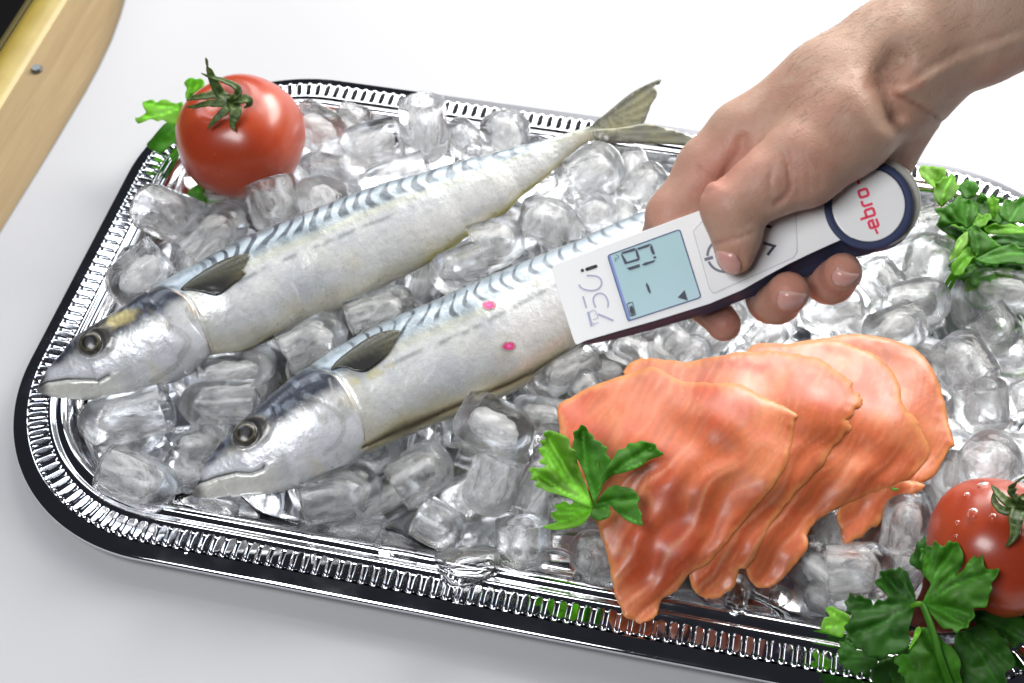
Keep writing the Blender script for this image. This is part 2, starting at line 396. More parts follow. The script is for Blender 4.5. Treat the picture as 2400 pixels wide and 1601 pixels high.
def revolve(prof, seed, n=32, wob=.035):
    prof = np.array(prof); a = np.linspace(0, 2 * math.pi, n, endpoint=False); V = []
    for x, r in prof: V.append(np.stack([np.full(n, x), r * np.cos(a), r * np.sin(a)], 1))
    V = np.concatenate(V); q = fbm(V * 1.7 + seed * 9.1, 3, seed)
    V[:, 1:] *= (1 + wob * q + .02 * np.cos(np.arctan2(V[:, 2], V[:, 1]) * (5 + seed % 3)) * (V[:, 0] < .3))[:, None]; V[:, 0] += .05 * vnoise(V * 2.3 + 5, seed + 3)
    return V, grid_faces(len(prof), n, True)
def ice_meshes(seed, hollow):
    """unit cube of bullet ice: x from -1 (flat end) to +1 (domed end), radius 1; scaled per cube"""
    r = np.random.RandomState(seed); prof = []
    dome = [(1 - .62 * (1 - math.sin(q)), math.cos(q)) for q in np.linspace(math.pi / 2, 0, 9)]
    dome[0] = (1, .02)
    body = dome + [(x, 1.0 + .03 * x) for x in (.1, -.2, -.5, -.8, -.93, -.965)] + [(-.985, .955), (-.996, .93), (-1.0, .88)]
    if hollow:
        cr = r.uniform(.46, .62); cd_ = r.uniform(.35, .6)
        cav = [(-1.0, cr + .08), (-.99, cr + .03), (-.96, cr + .005), (-.85, cr)] + [(x, cr * .97) for x in (-.5, -.2)] + [(cd_ - cr * .8 * (1 - math.sin(q)) , cr * .95 * math.cos(q)) for q in np.linspace(0, math.pi / 2, 5)]
        cav[-1] = (cav[-1][0], .02); body += cav
        V, F = revolve(body, seed); me = mkmesh('ice_cube', V, F, M_ICE)
        cp = [(cav[-1][0] + .05, .02)] + [(x + .03, rr * 1.10 + .02) for x, rr in cav[2:-1][::-1]] + [(-.93, cr * 1.0)]
        V2, F2 = revolve(cp, seed, 20); core = mkmesh('frosted_core', V2, F2, M_FROST3 if seed % 3 == 0 else M_FROST)
    else:
        body += [(-1.0, .6), (-.97, .3), (-.96, .02)]
        V, F = revolve(body, seed, wob=.06); me = mkmesh('ice_cube', V, F, M_ICE)
        cr = r.uniform(.36, .52)
        cp = [(.55, .02), (.5, cr * .5), (.35, cr * .85), (.1, cr), (-.3, cr), (-.6, cr * .9), (-.75, cr * .6), (-.8, .02)]
        V2, F2 = revolve(cp, seed + 40, 20, .22); core = mkmesh('frosted_core', V2, F2, M_FROST2)
    return me, core
ICE = [ice_meshes(s, s % 3 != 2) for s in range(9)]
def ice(A, B, rad, label, k=None, group=None, roll=None):
    """A = domed end, B = flat end (world points)"""
    A = np.asarray(A); B = np.asarray(B); k = rng.randint(9) if k is None else k
    ax = Vector((A - B).tolist()); L = ax.length / 2; ax.normalize()
    q = Vector((1, 0, 0)).rotation_difference(ax).to_matrix() @ Matrix.Rotation(rng.uniform(0, 6.28) if roll is None else roll, 3, 'X')
    me, core = ICE[k]
    o = bpy.data.objects.new('ice_cube', me); COL.objects.link(o)
    M = q.to_4x4() @ Matrix.Diagonal((L, rad, rad, 1)); M.translation = Vector(((A + B) / 2).tolist()); o.matrix_world = M
    c = bpy.data.objects.new('frosted_core', core); COL.objects.link(c); c.parent = o
    return tag(o, label, 'ice cube', group)
def ice_px(d, f, dia, z0, z1, label, k=None, ext=1.0):
    """dome / flat end pixels, diameter in pixels, heights of the two ends"""
    A = P(*d, z0); B = P(*f, z1); mid = (A + B) / 2; depth = (mid - CAM) @ FWD; r = dia / 2 * depth / FPX
    if np.linalg.norm(A - B) < 1.5 * r: 
        v = FWD * -1.0; w = (A - B); need = math.sqrt(max((1.7 * r) ** 2 - (w @ w), 0)); A = A + v * need * .5; B = B - v * need * .5
    return ice(A, B, r, label, k, 'ice cubes heaped on the tray')
# (dome px, flat px, diameter px, dome z, flat z, label, mesh)
CUBES = [
 ((463,533),(340,480),118,.030,.030,'clear ice block mirroring red below the big tomato, against the left rim',4),
 ((565,495),(440,612),118,.036,.030,'clear domed ice cube above the back of the upper mackerel head',1),
 ((665,545),(628,425),126,.026,.044,'upright ribbed ice cube touching the lower right of the big tomato',0),
 ((262,700),(385,600),120,.024,.032,'clouded ice cube behind the upper mackerel head by the left rim',5),
 ((330,590),(300,640),80,.022,.022,'small ice piece wedged behind the left rim under the clear block',2),
 ((760,432),(745,520),132,.040,.026,'cloudy ice cube right of the ribbed cube under the tomato',2),
 ((790,330),(712,282),110,.036,.034,'clouded ice cube touching the right side of the big tomato',5),
 ((800,356),(935,318),104,.036,.036,'broad frosted ice cube between the tomato and the upright clear cube',5),
 ((1000,380),(988,238),112,.020,.058,'tall clear ice cube standing up at the far rim',7),
 ((842,438),(1000,384),72,.036,.038,'long frosted ice stick lying along the upper mackerel back',2),
 ((1180,268),(1187,360),118,.052,.026,'rounded bright ice cube at the far rim near the upper mackerel tail',2),
 ((1055,296),(1112,350),84,.026,.024,'dark clear ice cube between the tall cube and the rounded cube at far rim',0),
 ((700,392),(800,404),80,.026,.026,'low ice cube deep beside the right of the big tomato',3),
 ((870,290),(800,270),70,.020,.020,'flat ice piece near the far rim left of the tall cube',6),
 ((1450,366),(1335,442),128,.036,.032,'large clear ice cube just below the upper mackerel tail',0),
 ((1545,395),(1480,475),92,.030,.026,'clear ice cube half hidden behind the index finger',7),
 ((1297,462),(1265,565),132,.042,.026,'domed clear ice cube midway between the rear halves of the two mackerels',4),
 ((1228,548),(1105,580),108,.038,.036,'ice cube with a hollow ring end lying above the lower mackerel stripes',1),
 ((1010,655),(1136,612),108,.034,.038,'square ended ice cube between both fish, under the upper belly',3),
 ((1440,478),(1362,512),98,.034,.030,'frosted ice cube above the lower mackerel near the index finger',5),
 ((972,700),(816,754),102,.040,.036,'large rounded ice cube between the fish above the front fin',1),
 ((808,762),(668,836),114,.040,.036,'ice cube with open ring end between the fish behind the lower head',4),
 ((645,858),(462,880),88,.030,.034,'yellowish frosted ice lump under the upper mackerel gill',5),
 ((420,950),(600,940),108,.032,.032,'cloudy bullet ice cube in the gap between the two fish heads',3),
 ((525,1035),(410,1050),98,.024,.026,'pale ice cube just left of the lower mackerel eye',2),
 ((188,1004),(392,955),124,.028,.034,'bullet ice cube with white core under the upper mackerel jaw',3),
 ((410,1160),(248,1095),124,.022,.026,'large oblong ice cube in the front left corner of the tray',4),
 ((395,1075),(490,1110),108,.018,.020,'ice cube under the lower mackerel snout tip',2),
 ((895,1140),(716,1172),132,.034,.030,'clear hollow ice cube below the lower mackerel throat',3),
 ((1052,1066),(930,1146),128,.042,.034,'clear domed ice cube with slanted hollow end below the belly slit',0),
 ((1128,1206),(1172,1076),124,.026,.044,'upright clear ice cube left of the parsley on the salmon',1),
 ((1236,1042),(1100,968),132,.042,.038,'big glossy ice cube between lower mackerel belly and salmon parsley',5),
 ((1084,1262),(985,1205),108,.018,.022,'low clear ice cube under the upright cube near the front rim',6),
 ((1222,1335),(1222,1222),126,.012,.030,'square topped ice cube by the front rim left of the salmon',7),
 ((1376,1286),(1410,1312),112,.030,.016,'ice ball with bright white core at the salmon left edge',4),
 ((1345,1350),(1450,1372),84,.012,.012,'low ice cube against the front rim under the salmon corner',0),
 ((735,1248),(900,1242),76,.012,.014,'flat dark ice piece below the hollow cube at the front rim',6),
 ((1000,1330),(880,1275),80,.010,.012,'low ice piece by the front rim under the low clear cube',3),
 ((560,1215),(470,1195),70,.010,.012,'low ice piece under the lower mackerel jaw at the front wall',6),
 ((1256,914),(1382,832),88,.036,.030,'long ice cube beside the belly slit below the thermometer tip',1),
 ((1395,876),(1350,930),80,.034,.024,'small bubbly ice cube at the far left of the salmon',2),
 ((1195,962),(1320,980),88,.030,.028,'pale ice cube between belly flap and salmon left tip',5),
 ((1290,1120),(1300,1010),92,.022,.026,'ice cube under the parsley leaves on the left of the salmon',2),
 ((1830,752),(1770,815),84,.032,.026,'clear sparkling ice cube just right of the hanging forefinger tip',7),
 ((1420,796),(1510,835),80,.030,.026,'clear ice cube under the thermometer front bottom edge',0),
 ((1540,778),(1610,825),80,.030,.026,'sparkling ice cube under the thermometer below its screen',6),
 ((1660,800),(1590,850),74,.030,.026,'clear ice cube below the hanging forefinger behind the salmon',1),
 ((1880,745),(2000,705),104,.036,.034,'broad ice cube below the two nailed fingertips',3),
 ((2035,800),(2140,752),112,.036,.034,'frosted ice cube just above the top right of the salmon',5),
 ((2225,695),(2080,722),112,.034,.032,'clear ice cube left of the small cube under the parsley bunch',0),
 ((2220,790),(2290,900),138,.040,.034,'large domed ice cube at the upper right edge of the salmon',1),
 ((2200,548),(2168,660),120,.044,.030,'greenish clear ice cube left of the parsley bunch',4),
 ((2258,672),(2420,690),104,.040,.040,'rounded white ice cube pressed under the parsley bunch',5),
 ((2030,612),(2090,690),96,.032,.026,'clear ice cube right of the ring fingertip',7),
 ((2304,1020),(2298,900),124,.020,.042,'upright block of clear ice right of the salmon',0),
 ((2340,1045),(2300,1118),136,.046,.030,'domed shiny ice cube just above the small tomato',1),
 ((2385,895),(2410,965),96,.034,.030,'clear ice cube cut by the right photo edge beside the salmon',7),
 ((2370,815),(2305,735),108,.030,.040,'ribbed clear ice cube under the white cube by the parsley bunch',6),
 ((2133,1165),(2112,1280),106,.046,.024,'clear domed ice cube with silver core left of the small tomato',7),
 ((2098,1336),(1932,1340),134,.032,.030,'large oval clear ice cube left of the front parsley bunch',4),
 ((1885,1385),(1960,1408),84,.014,.014,'low ice cube at the front rim left of the large oval cube',2),
 ((1930,1240),(1960,1310),92,.024,.018,'dark reddish ice cube in the gap under the salmon edge',6),
 ((2215,1160),(2250,1080),84,.026,.026,'small ice cube between the salmon and the small tomato top',2),
]
for d, f, dia, z0, z1, lab, k in CUBES: ice_px(d, f, dia, z0, z1, lab, k)
# the buried lower layer of the heap
n_low = 0; placed = []
for tr_ in range(4000):
    if n_low >= 135: break
    x = rng.uniform(TX0 + .055, TX1 - .055); y = rng.uniform(TY0 + .050, TY1 - .050)
    if any((x - a) ** 2 + (y - b) ** 2 < .0262 ** 2 for a, b in placed): continue
    cx = min(max(x, TX0 + TR), TX1 - TR); cy = min(max(y, TY0 + TR), TY1 - TR)
    if math.hypot(x - cx, y - cy) > TR - .055: continue
    px, py, _ = proj(np.array([x, y, .02]))
    # bare dark spots of the tray seen in the photograph
    if any(math.hypot(px - a, py - b) < r for a, b, r in ((150, 1010, 70), (660, 1200, 75), (1560, 385, 50), (1250, 425, 30), (420, 420, 60), (1150, 320, 20))): continue
    placed.append((x, y)); a = rng.uniform(0, 6.28); tl = rng.uniform(-.25, .25); L = rng.uniform(.017, .021); r = rng.uniform(.0105, .013)
    dv = np.array([math.cos(a) * math.cos(tl), math.sin(a) * math.cos(tl), math.sin(tl)]) * L; c = np.array([x, y, .0055 + r + abs(math.sin(tl)) * L * .6])
    ice(c + dv, c - dv, r, 'bullet shaped ice cube buried in the bottom layer of the ice heap', None, 'buried bottom layer of ice cubes'); n_low += 1
print('low ice', n_low)
# broken shard lying across the front rim, and small chips
def shard(pts_px, z, th, label, seed):
    pl = crom(pts_px, 3); v, f = cdt(pl, 22, seed=seed); q = P(v[:, 0], v[:, 1], z)
    dd, _ = segdist(v[:, 0], v[:, 1], np.vstack([pl, pl[:1]])); e = np.sqrt(np.clip(dd / 26, 0, 1))
    nz = fbm(v * .03, 3, seed) * .006
    top = q + np.outer(th * .5 * e + nz * e, -FWD); bot = q - np.outer(th * .5 * e + .004 * e * vnoise(v * .04, seed), -FWD)
    n = len(v); F = [list(t_) for t_ in f] + [[a + n for a in t_[::-1]] for t_ in f]
    V = np.vstack([top, bot]); F += [[b, a, a + n, b + n] for a, b in boundary(f)]
    return tag(obj('ice_shard', V, F, M_ICE, loc=q.mean(0)), label, 'ice chip', 'broken ice chips')
shard(zz([(640,690),(680,665),(760,640),(860,618),(970,612),(1060,635),(1092,665),(1080,800),(1000,860),(900,910),(800,918),(740,908),(690,860),(655,780)], 800, 1067, 2.936), .024, .020, 'broken clear ice shard leaning over the front rim', 3)
shard(zz([(330,850),(395,815),(450,860),(475,910),(455,1000),(430,1090),(380,1115),(320,1060),(270,1000),(290,930)], 1600, 1067, 2.936), .020, .012, 'ragged ice chip at the lower salmon tip by front rim', 5)
shard(zz([(590,960),(650,900),(700,905),(750,950),(745,1010),(690,1045),(620,1030)], 1600, 1067, 2.936), .016, .010, 'crushed ice chip in red melt water between the salmon tips and oval cube', 6)
shard(zz([(2040,480),(2120,440),(2190,470),(2195,580),(2130,625),(2050,580)], 0, 1067, 2.936), .014, .012, 'small ice chip left of the hollow cube at front rim', 8)
shard([(1290,415),(1230,430),(1190,470),(1230,480),(1290,450),(1310,430)], .028, .008, 'thin ice sliver under the upper mackerel rear belly', 9)

# ------------------------------------------------------------------ mackerels
t = NT('fish_skin'); co = t.coord('Object')
c = t.attr(); nz = t.noise(900, 3, .6, co)
t.set(Base_Color=t.mixc(.26, c, t.mixc(nz, (.55, .57, .60), (1.25, 1.24, 1.2)), 'MULTIPLY'), Roughness=t.ramp(t.noise(160, 4, .6, co), [(.3, (.24,) * 3), (.7, (.44,) * 3)]),
      Metallic=.22, Specular_IOR_Level=.55, Coat_Weight=.4, Coat_Roughness=.2, Subsurface_Weight=.08, Subsurface_Radius=(.004, .003, .002), Subsurface_Scale=.5)
t.bump(t.math('ADD', nz, t.math('MULTIPLY', t.noise(260, 3, .5, co), .8)), .22, .0007); M_FISH = t.m
t = NT('fish_fin'); t.set(Base_Color=t.attr(), Roughness=.35, Coat_Weight=.3, Transmission_Weight=.12); M_FIN = t.m
t = NT('fish_eye'); t.set(Base_Color=t.attr(), Roughness=.3, Coat_Weight=.35, Coat_Roughness=.12, Specular_IOR_Level=.4); M_EYE = t.m

def fish(spec, label):
    top = np.array(spec['top'], float); bot = np.array(spec['bot'], float)
    A0 = np.array(spec['snout'], float); A1 = np.array(spec['tail'], float); u = (A1 - A0); L = np.linalg.norm(u); u /= L
    pv = np.array([-u[1], u[0]])                              # positive = towards the belly
    def ab(p): p = np.asarray(p, float)[..., :2] - A0; return p @ u, p @ pv
    ta, tb_ = ab(top); ba, bb = ab(bot)
    o1 = np.argsort(ta); o2 = np.argsort(ba)
    def smooth(xa, ya, q):
        y = np.interp(q, xa, ya); k = 9; ker = np.hanning(k + 2)[1:-1]; ker /= ker.sum()
        return np.r_[y[:4], np.convolve(y, ker, 'valid'), y[-4:]]
    NA = 620; aa = np.linspace(0, 1, NA); aa = np.where(aa < .04, aa * aa / .04 * .5 + aa * .5, aa); aa = aa / aa[-1] * L
    lo = max(ta.min(), ba.min()); T = smooth(ta[o1], tb_[o1], aa); B = smooth(ba[o2], bb[o2], aa)
    mid = (T + B) / 2; hw = np.maximum((B - T) / 2, .5)
    # rounded snout
    NB = 176; th = np.linspace(0, 2 * math.pi, NB, endpoint=False)   # 0 = back, pi/2 = visible flank, pi = belly
    zc = np.interp(aa / L, [q[0] for q in spec['z']], [q[1] for q in spec['z']])
    C = P(A0[0] + u[0] * aa + pv[0] * mid, A0[1] + u[1] * aa + pv[1] * mid, zc)
    dep = (C - CAM) @ FWD; Hm = hw * dep / FPX
    ax = np.gradient(C, axis=0); ax /= np.linalg.norm(ax, axis=1)[:, None]
    nv = -(C - CAM); nv /= np.linalg.norm(nv, axis=1)[:, None]; nv = nv * .93 + np.array([0, 0, 1]) * .22
    nv -= ax * (nv * ax).sum(1)[:, None]; nv /= np.linalg.norm(nv, axis=1)[:, None]
    e1 = np.cross(nv, ax); s = np.sign((e1[NA // 2] @ (P(*(A0 + u * L / 2 - pv * 50), .04) - P(*(A0 + u * L / 2), .04)))); e1 *= s
    ratio = np.interp(aa / L, [0, .03, .12, .26, .5, .8, .95, 1], [.55, .50, .58, .66, .66, .55, .45, .4])
    cs = np.cos(th); sn = np.sin(th)
    sq = np.sign(sn) * np.abs(sn) ** .92
    V = C[:, None, :] + e1[:, None, :] * (Hm[:, None] * cs)[..., None] + nv[:, None, :] * ((Hm * ratio)[:, None] * sq)[..., None]
    a2 = np.repeat(aa[:, None], NB, 1); b2 = mid[:, None] - hw[:, None] * cs[None, :]
    X = A0[0] + u[0] * a2 + pv[0] * b2; Y = A0[1] + u[1] * a2 + pv[1] * b2
    q = b2 - T[:, None]; Wd = (2 * hw)[:, None]; r = np.clip(q / Wd, 0, 1); vis = (sn > -.15)[None, :] * np.ones_like(a2)
    nzz = lambda sc, o=4, sd=0: fbm(np.stack([a2 / sc, b2 / sc, np.sign(sn)[None, :] * .5 + 0 * a2], -1), o, sd)
    # ---- colour of the skin
    col = np.zeros(a2.shape + (3,)); col[:] = (.78, .80, .80)
    col = mix(col, (.62, .65, .71), .8 * sstep(-.25, .35, nzz(90, 4, 1)))
    col = mix(col, (.66, .61, .42), .6 * sstep(.72, .95, r + .12 * nzz(60)) )                 # yellowish belly
    col = mix(col, (.72, .69, .52), .5 * sstep(.0, .4, nzz(160, 3, 5)) * sstep(.3, .6, r))
    band = sstep(.36, .20, r + .03 * nzz(40))
    col = mix(col, (.36, .44, .51), .88 * band)
    col = mix(col, (.66, .67, .56), .7 * np.exp(-((r - .29 - .02 * nzz(50)) / .045) ** 2) * sstep(spec['gill'], spec['gill'] + 150, a2))
    col = mix(col, (.16, .18, .18), .62 * np.exp(-((r - .40 - .012 * nzz(50)) / .022) ** 2) * sstep(.02, .3, nzz(36, 3, 8) + .18) * sstep(.72 * L, .6 * L, a2) * sstep(spec['gill'] + 60, spec['gill'] + 200, a2))
    # tiger stripes over the back
    per = spec['per']; ph = a2 / per + .35 * np.sin(q / 13. + a2 / 170.) + .75 * nzz(100, 2, 3) + q / 95.
    fr = np.abs(ph - np.round(ph)); wd_ = spec['stw'] * (.085 + .075 * sstep(.06, .2, r) + .05 * nzz(26, 2, 4))
    st = sstep(wd_ + .05, wd_ - .04, fr) * sstep(.25, .19, r + .05 * vnoise(np.stack([np.round(ph) * 3.1, 0 * ph], -1), 2)) * sstep(spec['gill'] + 60, spec['gill'] + 130, a2) * sstep(.97 * L, .85 * L, a2)
    fade = np.interp(a2 / L, [.2, .35, .6, .9], [1, 1, .85, .65])
    col = mix(col, (.022, .034, .055), st * fade * .98)
    gap = sstep(.07, .0, r) * sstep(spec['gill'] + 40, spec['gill'] + 120, a2)
    col = mix(col, (.10, .13, .16), .75 * gap)
    col = mix(col, (.20, .25, .29), .55 * band * sstep(.02, .30, nzz(22, 4, 44)))
    # ---- head
    def line(key, w):
        d, tt = segdist(X, Y, spec[key]); return np.exp(-(d / w) ** 2), d, tt
    disp = np.zeros_like(a2)
    ge, gd, gt = line('oper', 2.4)
    op = crom(spec['oper'], 5, False); oa, ob = ab(op)
    oo = np.argsort(ob); ag = np.interp(b2, ob[oo], oa[oo]); head = sstep(4, -4, a2 - ag)
    hc = np.zeros_like(col); hc[:] = (.64, .66, .68)
    hc = mix(hc, (.80, .82, .88), sstep(-.1, .3, nzz(55, 4, 11)) * sstep(.25, .5, r))
    hc = mix(hc, (.42, .42, .40), .8 * sstep(.05, .35, nzz(26, 4, 12)) * sstep(.75, .4, r))
    hc = mix(hc, (.68, .60, .38), .35 * sstep(.0, .3, nzz(70, 3, 15)))
    dk = sstep(.38, .17, r + .10 * nzz(34, 4, 13) - .13 * sstep(40, spec['gill'], a2) + .06)
    hc = mix(hc, (.030, .038, .062), dk * .97)
    hc = mix(hc, (.25, .29, .36), .6 * dk * sstep(.05, .3, nzz(18, 3, 16)))
    if 'yel' in spec:
        yx, yy, ya_, yb_ = spec['yel']; c_, s_ = u
        p1 = (X - yx) * c_ + (Y - yy) * s_; p2 = -(X - yx) * s_ + (Y - yy) * c_
        hc = mix(hc, (.62, .53, .24), .85 * sstep(1.25, .5, np.hypot(p1 / ya_, p2 / yb_) + .5 * nzz(14, 3, 17)))
    # jaws: pale white lips below and around the mouth
    mg, md, mt = line('mouth', 2.6)
    mpts = np.array(spec['mouth']); ma, mb = ab(mpts); jaw = sstep(ma[-1] + 50, ma[-1] - 30, a2)
    my = np.interp(a2, ma, mb); below = sstep(-2, 6, b2 - my) * jaw
    hc = mix(hc, (.78, .78, .72), .9 * below)
    hc = mix(hc, (.10, .11, .13), .8 * below * sstep(.80, .99, r) * sstep(.30, .05, a2 / ma[-1]))
    above = sstep(0, -6, b2 - my) * sstep(48, 20, my - b2) * jaw
    hc = mix(hc, (.74, .76, .82), .9 * above * sstep(.12, .3, a2 / ma[-1]))
    hc = mix(hc, (.012, .012, .016), .95 * mg)
    tipm = sstep(34, 8, np.hypot(X - A0[0] - 4, (Y - A0[1])))
    hc = mix(hc, (.03, .032, .04), .8 * tipm)
    pg, pd_, pt = line('preop', 2.6); hc = mix(hc, (.16, .15, .13), .35 * np.exp(-((pd_ - 2.5) / 3.0) ** 2)); hc = mix(hc, (.62, .56, .40), .08 * pg)
    wg, _, _ = line('white', 2.6); hc = mix(hc, (.80, .80, .78), .35 * wg)
    ex, ey = spec['eye']; er = spec['er']; c_, s_ = u
    e1_ = (X - ex) * c_ + (Y - ey) * s_; e2_ = -(X - ex) * s_ + (Y - ey) * c_
    sock = np.hypot((e1_ - .45 * er) / (1.95 * er), (e2_ + .05 * er) / (1.42 * er))
    hc = mix(hc, (.055, .052, .05), .92 * sstep(1.12, .72, sock + .14 * nzz(9, 3, 20)))
    hc = mix(hc, (.36, .34, .30), .7 * np.exp(-((np.hypot((e1_ - .5 * er) / (1.5 * er), e2_ / (1.15 * er)) - .98) / .07) ** 2) * (sstep(-.3, .2, nzz(12, 2, 21))))
    col = col * (1 - head[..., None]) + hc * head[..., None]
    # gill cover edge and what lies just behind it
    beh = np.exp(-((a2 - ag - 18) / 22) ** 2) * sstep(0, 6, a2 - ag)
    col = mix(col, (.66, .61, .42), .4 * beh * sstep(.18, .35, r) * (.65 + .5 * nzz(30, 3, 24)))
    col = mix(col, (.45, .24, .11) if spec['warm'] else (.30, .24, .12), .6 * ge * sstep(.1, .25, r))
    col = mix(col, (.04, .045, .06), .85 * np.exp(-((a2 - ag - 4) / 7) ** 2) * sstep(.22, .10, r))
    if 'streak' in spec:
        sg, _, _ = line('streak', 13.); col = mix(col, (.62, .56, .16), .55 * sg * sstep(-.2, .2, nzz(20, 3, 26)))
    # belly slit
    if 'slit' in spec:
        sl, sd, stt = line('slit', 3.4); wv = np.interp(stt, spec['slitw'][0], spec['slitw'][1])
        inn = np.exp(-(sd / wv) ** 2); col = mix(col, (.60, .52, .20), .7 * np.exp(-(sd / (wv * 2.6)) ** 2)); col = mix(col, (.045, .022, .008), .95 * inn)
        disp -= .0016 * np.exp(-(sd / (wv * 1.2)) ** 2)
    if 'fringe' in spec:
        fr0, fr1 = spec['fringe']; col = mix(col, (.56, .52, .13), .85 * sstep(.90, .975, r + .02 * nzz(14)) * sstep(fr0, fr0 + 60, a2) * sstep(fr1, fr1 - 30, a2))
        col = mix(col, (.44, .40, .22), .5 * sstep(.86 * L, L, a2))
    # fine streaks and speckle
    fl = vnoise(np.stack([a2 / 9 + b2 / 14, b2 / 3.2 - a2 / 40, 0 * a2], -1), 31); col *= (1 + .07 * fl)[..., None]
    col *= (1 + .05 * vnoise(np.stack([a2 / 2.2, b2 / 2.2, 0 * a2], -1), 33))[..., None]
    col *= .94
    # ---- relief
    m = sn[None, :] > 0; dn = np.zeros_like(a2)
    dn += 0.0006 * head * sstep(-110, -4, a2 - ag) - .0006 * np.exp(-((a2 - ag - 4) / 5) ** 2)
    dn += .0007 * sstep(7, -2, pd_ - 0) * 0 - .0007 * np.exp(-((pd_ - 2) / 6) ** 2) * .25
    dn -= .0011 * np.exp(-(md / 3.2) ** 2); dn += .0006 * below * sstep(2, 12, md)
    dn += .0012 * sstep(1.25, .75, sock) - .0014 * np.exp(-((np.hypot(e1_, e2_) / er - 1.08) / .12) ** 2)
    dn += .0006 * nzz(60, 3, 40) + .00018 * nzz(7, 2, 41) + disp
    edge = np.clip(np.abs(sn), 0, 1)[None, :] ** .5
    V += nv[:, None, :] * (dn * m * edge * np.minimum(1, aa / 40)[:, None])[..., None]
    root = empty('mackerel', C[NA // 2] - np.array([0, 0, .02]), label, 'fish', 'whole mackerels on the ice')
    vv = V.reshape(-1, 3); F = [list(f) for f in grid_faces(NA, NB, True, flip=(s > 0))] + [list(range(NB)), list(range((NA - 1) * NB, NA * NB))[::-1]]
    obj('fish_body', vv, F, M_FISH, root, np.clip(col, 0, 1).reshape(-1, 3))
    # ---- eye: a domed disc set into the socket
    ia = np.argmin(np.abs(aa - ab((ex, ey))[0])); jb = np.argmin(np.abs(b2[ia, :NB // 2] - ab((ex, ey))[1]))
    ec = V[ia, jb]; en = nv[ia] * .9 + e1[ia] * cs[jb] * .45; en /= np.linalg.norm(en)
    ta_ = np.cross(en, [0, 0, 1.]); ta_ /= np.linalg.norm(ta_); tb2 = np.cross(en, ta_); R = er * dep[ia] / FPX
    ev = []; ecol = []
    rad_ = np.linspace(0, 1.05, 16)
    for k, rr in enumerate(rad_):
        for j in range(32):
            g = 2 * math.pi * j / 32; ev.append(ec + (ta_ * math.cos(g) + tb2 * math.sin(g)) * R * rr + en * (R * .42 * math.sqrt(max(0, 1.1 - rr ** 2)) - .0006))
            n_ = float(vnoise(np.array([math.cos(g) * 4, math.sin(g) * 4, rr * 6]), 3))
            cc = np.array((.012, .012, .015)) if rr < .66 else (np.array((.085, .074, .04)) * (1 + .5 * n_) if rr < .80 else np.array((.05, .046, .04)) * (1 + .5 * n_))
            if rr < .25: cc = np.array((.07, .07, .068)) * (1 - .6 * rr / .25)
            elif rr < .36: cc = np.array((.04, .04, .045))
            ecol.append(cc)
    obj('eye', ev, grid_faces(16, 32, True), M_EYE, root, np.array(ecol))
    for dx_, dy_, rx_, ry_ in spec.get('dots', ()):  # laser light painted as thin pink patches laid on the skin
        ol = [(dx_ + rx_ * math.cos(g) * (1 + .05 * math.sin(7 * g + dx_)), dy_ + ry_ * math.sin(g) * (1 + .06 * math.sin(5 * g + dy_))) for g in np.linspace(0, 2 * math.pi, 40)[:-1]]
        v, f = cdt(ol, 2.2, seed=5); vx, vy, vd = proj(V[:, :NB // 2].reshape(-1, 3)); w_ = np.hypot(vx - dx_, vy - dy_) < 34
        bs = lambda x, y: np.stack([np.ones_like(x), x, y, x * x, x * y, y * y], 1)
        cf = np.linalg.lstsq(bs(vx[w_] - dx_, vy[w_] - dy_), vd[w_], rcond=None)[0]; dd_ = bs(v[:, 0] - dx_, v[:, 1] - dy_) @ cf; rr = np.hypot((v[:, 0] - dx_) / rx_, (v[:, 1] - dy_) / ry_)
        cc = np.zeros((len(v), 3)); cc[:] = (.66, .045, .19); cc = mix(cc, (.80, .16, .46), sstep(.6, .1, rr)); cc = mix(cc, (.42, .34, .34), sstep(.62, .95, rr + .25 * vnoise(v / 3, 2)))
        obj('painted_laser_spot', PD(v[:, 0], v[:, 1], dd_ - .0004), f, M_EYE, root, cc)
    # ---- pectoral fin: thin ribbed fan lifted off the flank
    bp = np.array(spec['fin'][0], float); outl = crom(spec['fin'][1], 5); v, f = cdt(outl, 5, seed=3)
    fa, fb = ab(v); ii = np.clip(np.searchsorted(aa, fa), 0, NA - 1)
    cth = np.clip((mid[ii] - fb) / hw[ii], -1, 1); zlift = np.sqrt(1 - cth ** 2)
    dist = np.hypot(v[:, 0] - bp[0], v[:, 1] - bp[1]); mx = dist.max(); ang = np.arctan2(v[:, 1] - bp[1], v[:, 0] - bp[0])
    depth_pt = dep[ii] - Hm[ii] * ratio[ii] * zlift * .98 - .0010 - .0012 * (dist / mx)
    ribs = np.cos(ang * 70); w = PD(v[:, 0], v[:, 1], depth_pt - .00025 * ribs * (dist / mx))
    fc = np.zeros((len(v), 3)); fc[:] = (.075, .075, .055); fc = mix(fc, (.045, .045, .036), .6 * sstep(0, 1, ribs)); fc = mix(fc, (.26, .24, .17), .5 * sstep(.6, .98, ribs) * sstep(.5, 1, dist / mx))
    low = sstep(.30, .62, (ang - ang[dist > mx * .3].min()) / (np.ptp(ang[dist > mx * .3]) + 1e-6)); fc = mix(fc, (.012, .013, .014), .9 * low * sstep(.95, .5, dist / mx))
    fc = mix(fc, (.13, .11, .03), .6 * low * sstep(.6, 1, dist / mx))
    fo = obj('pectoral_fin', w, f, M_FIN, root, fc); sm = fo.modifiers.new('s', 'SOLIDIFY'); sm.thickness = .0004
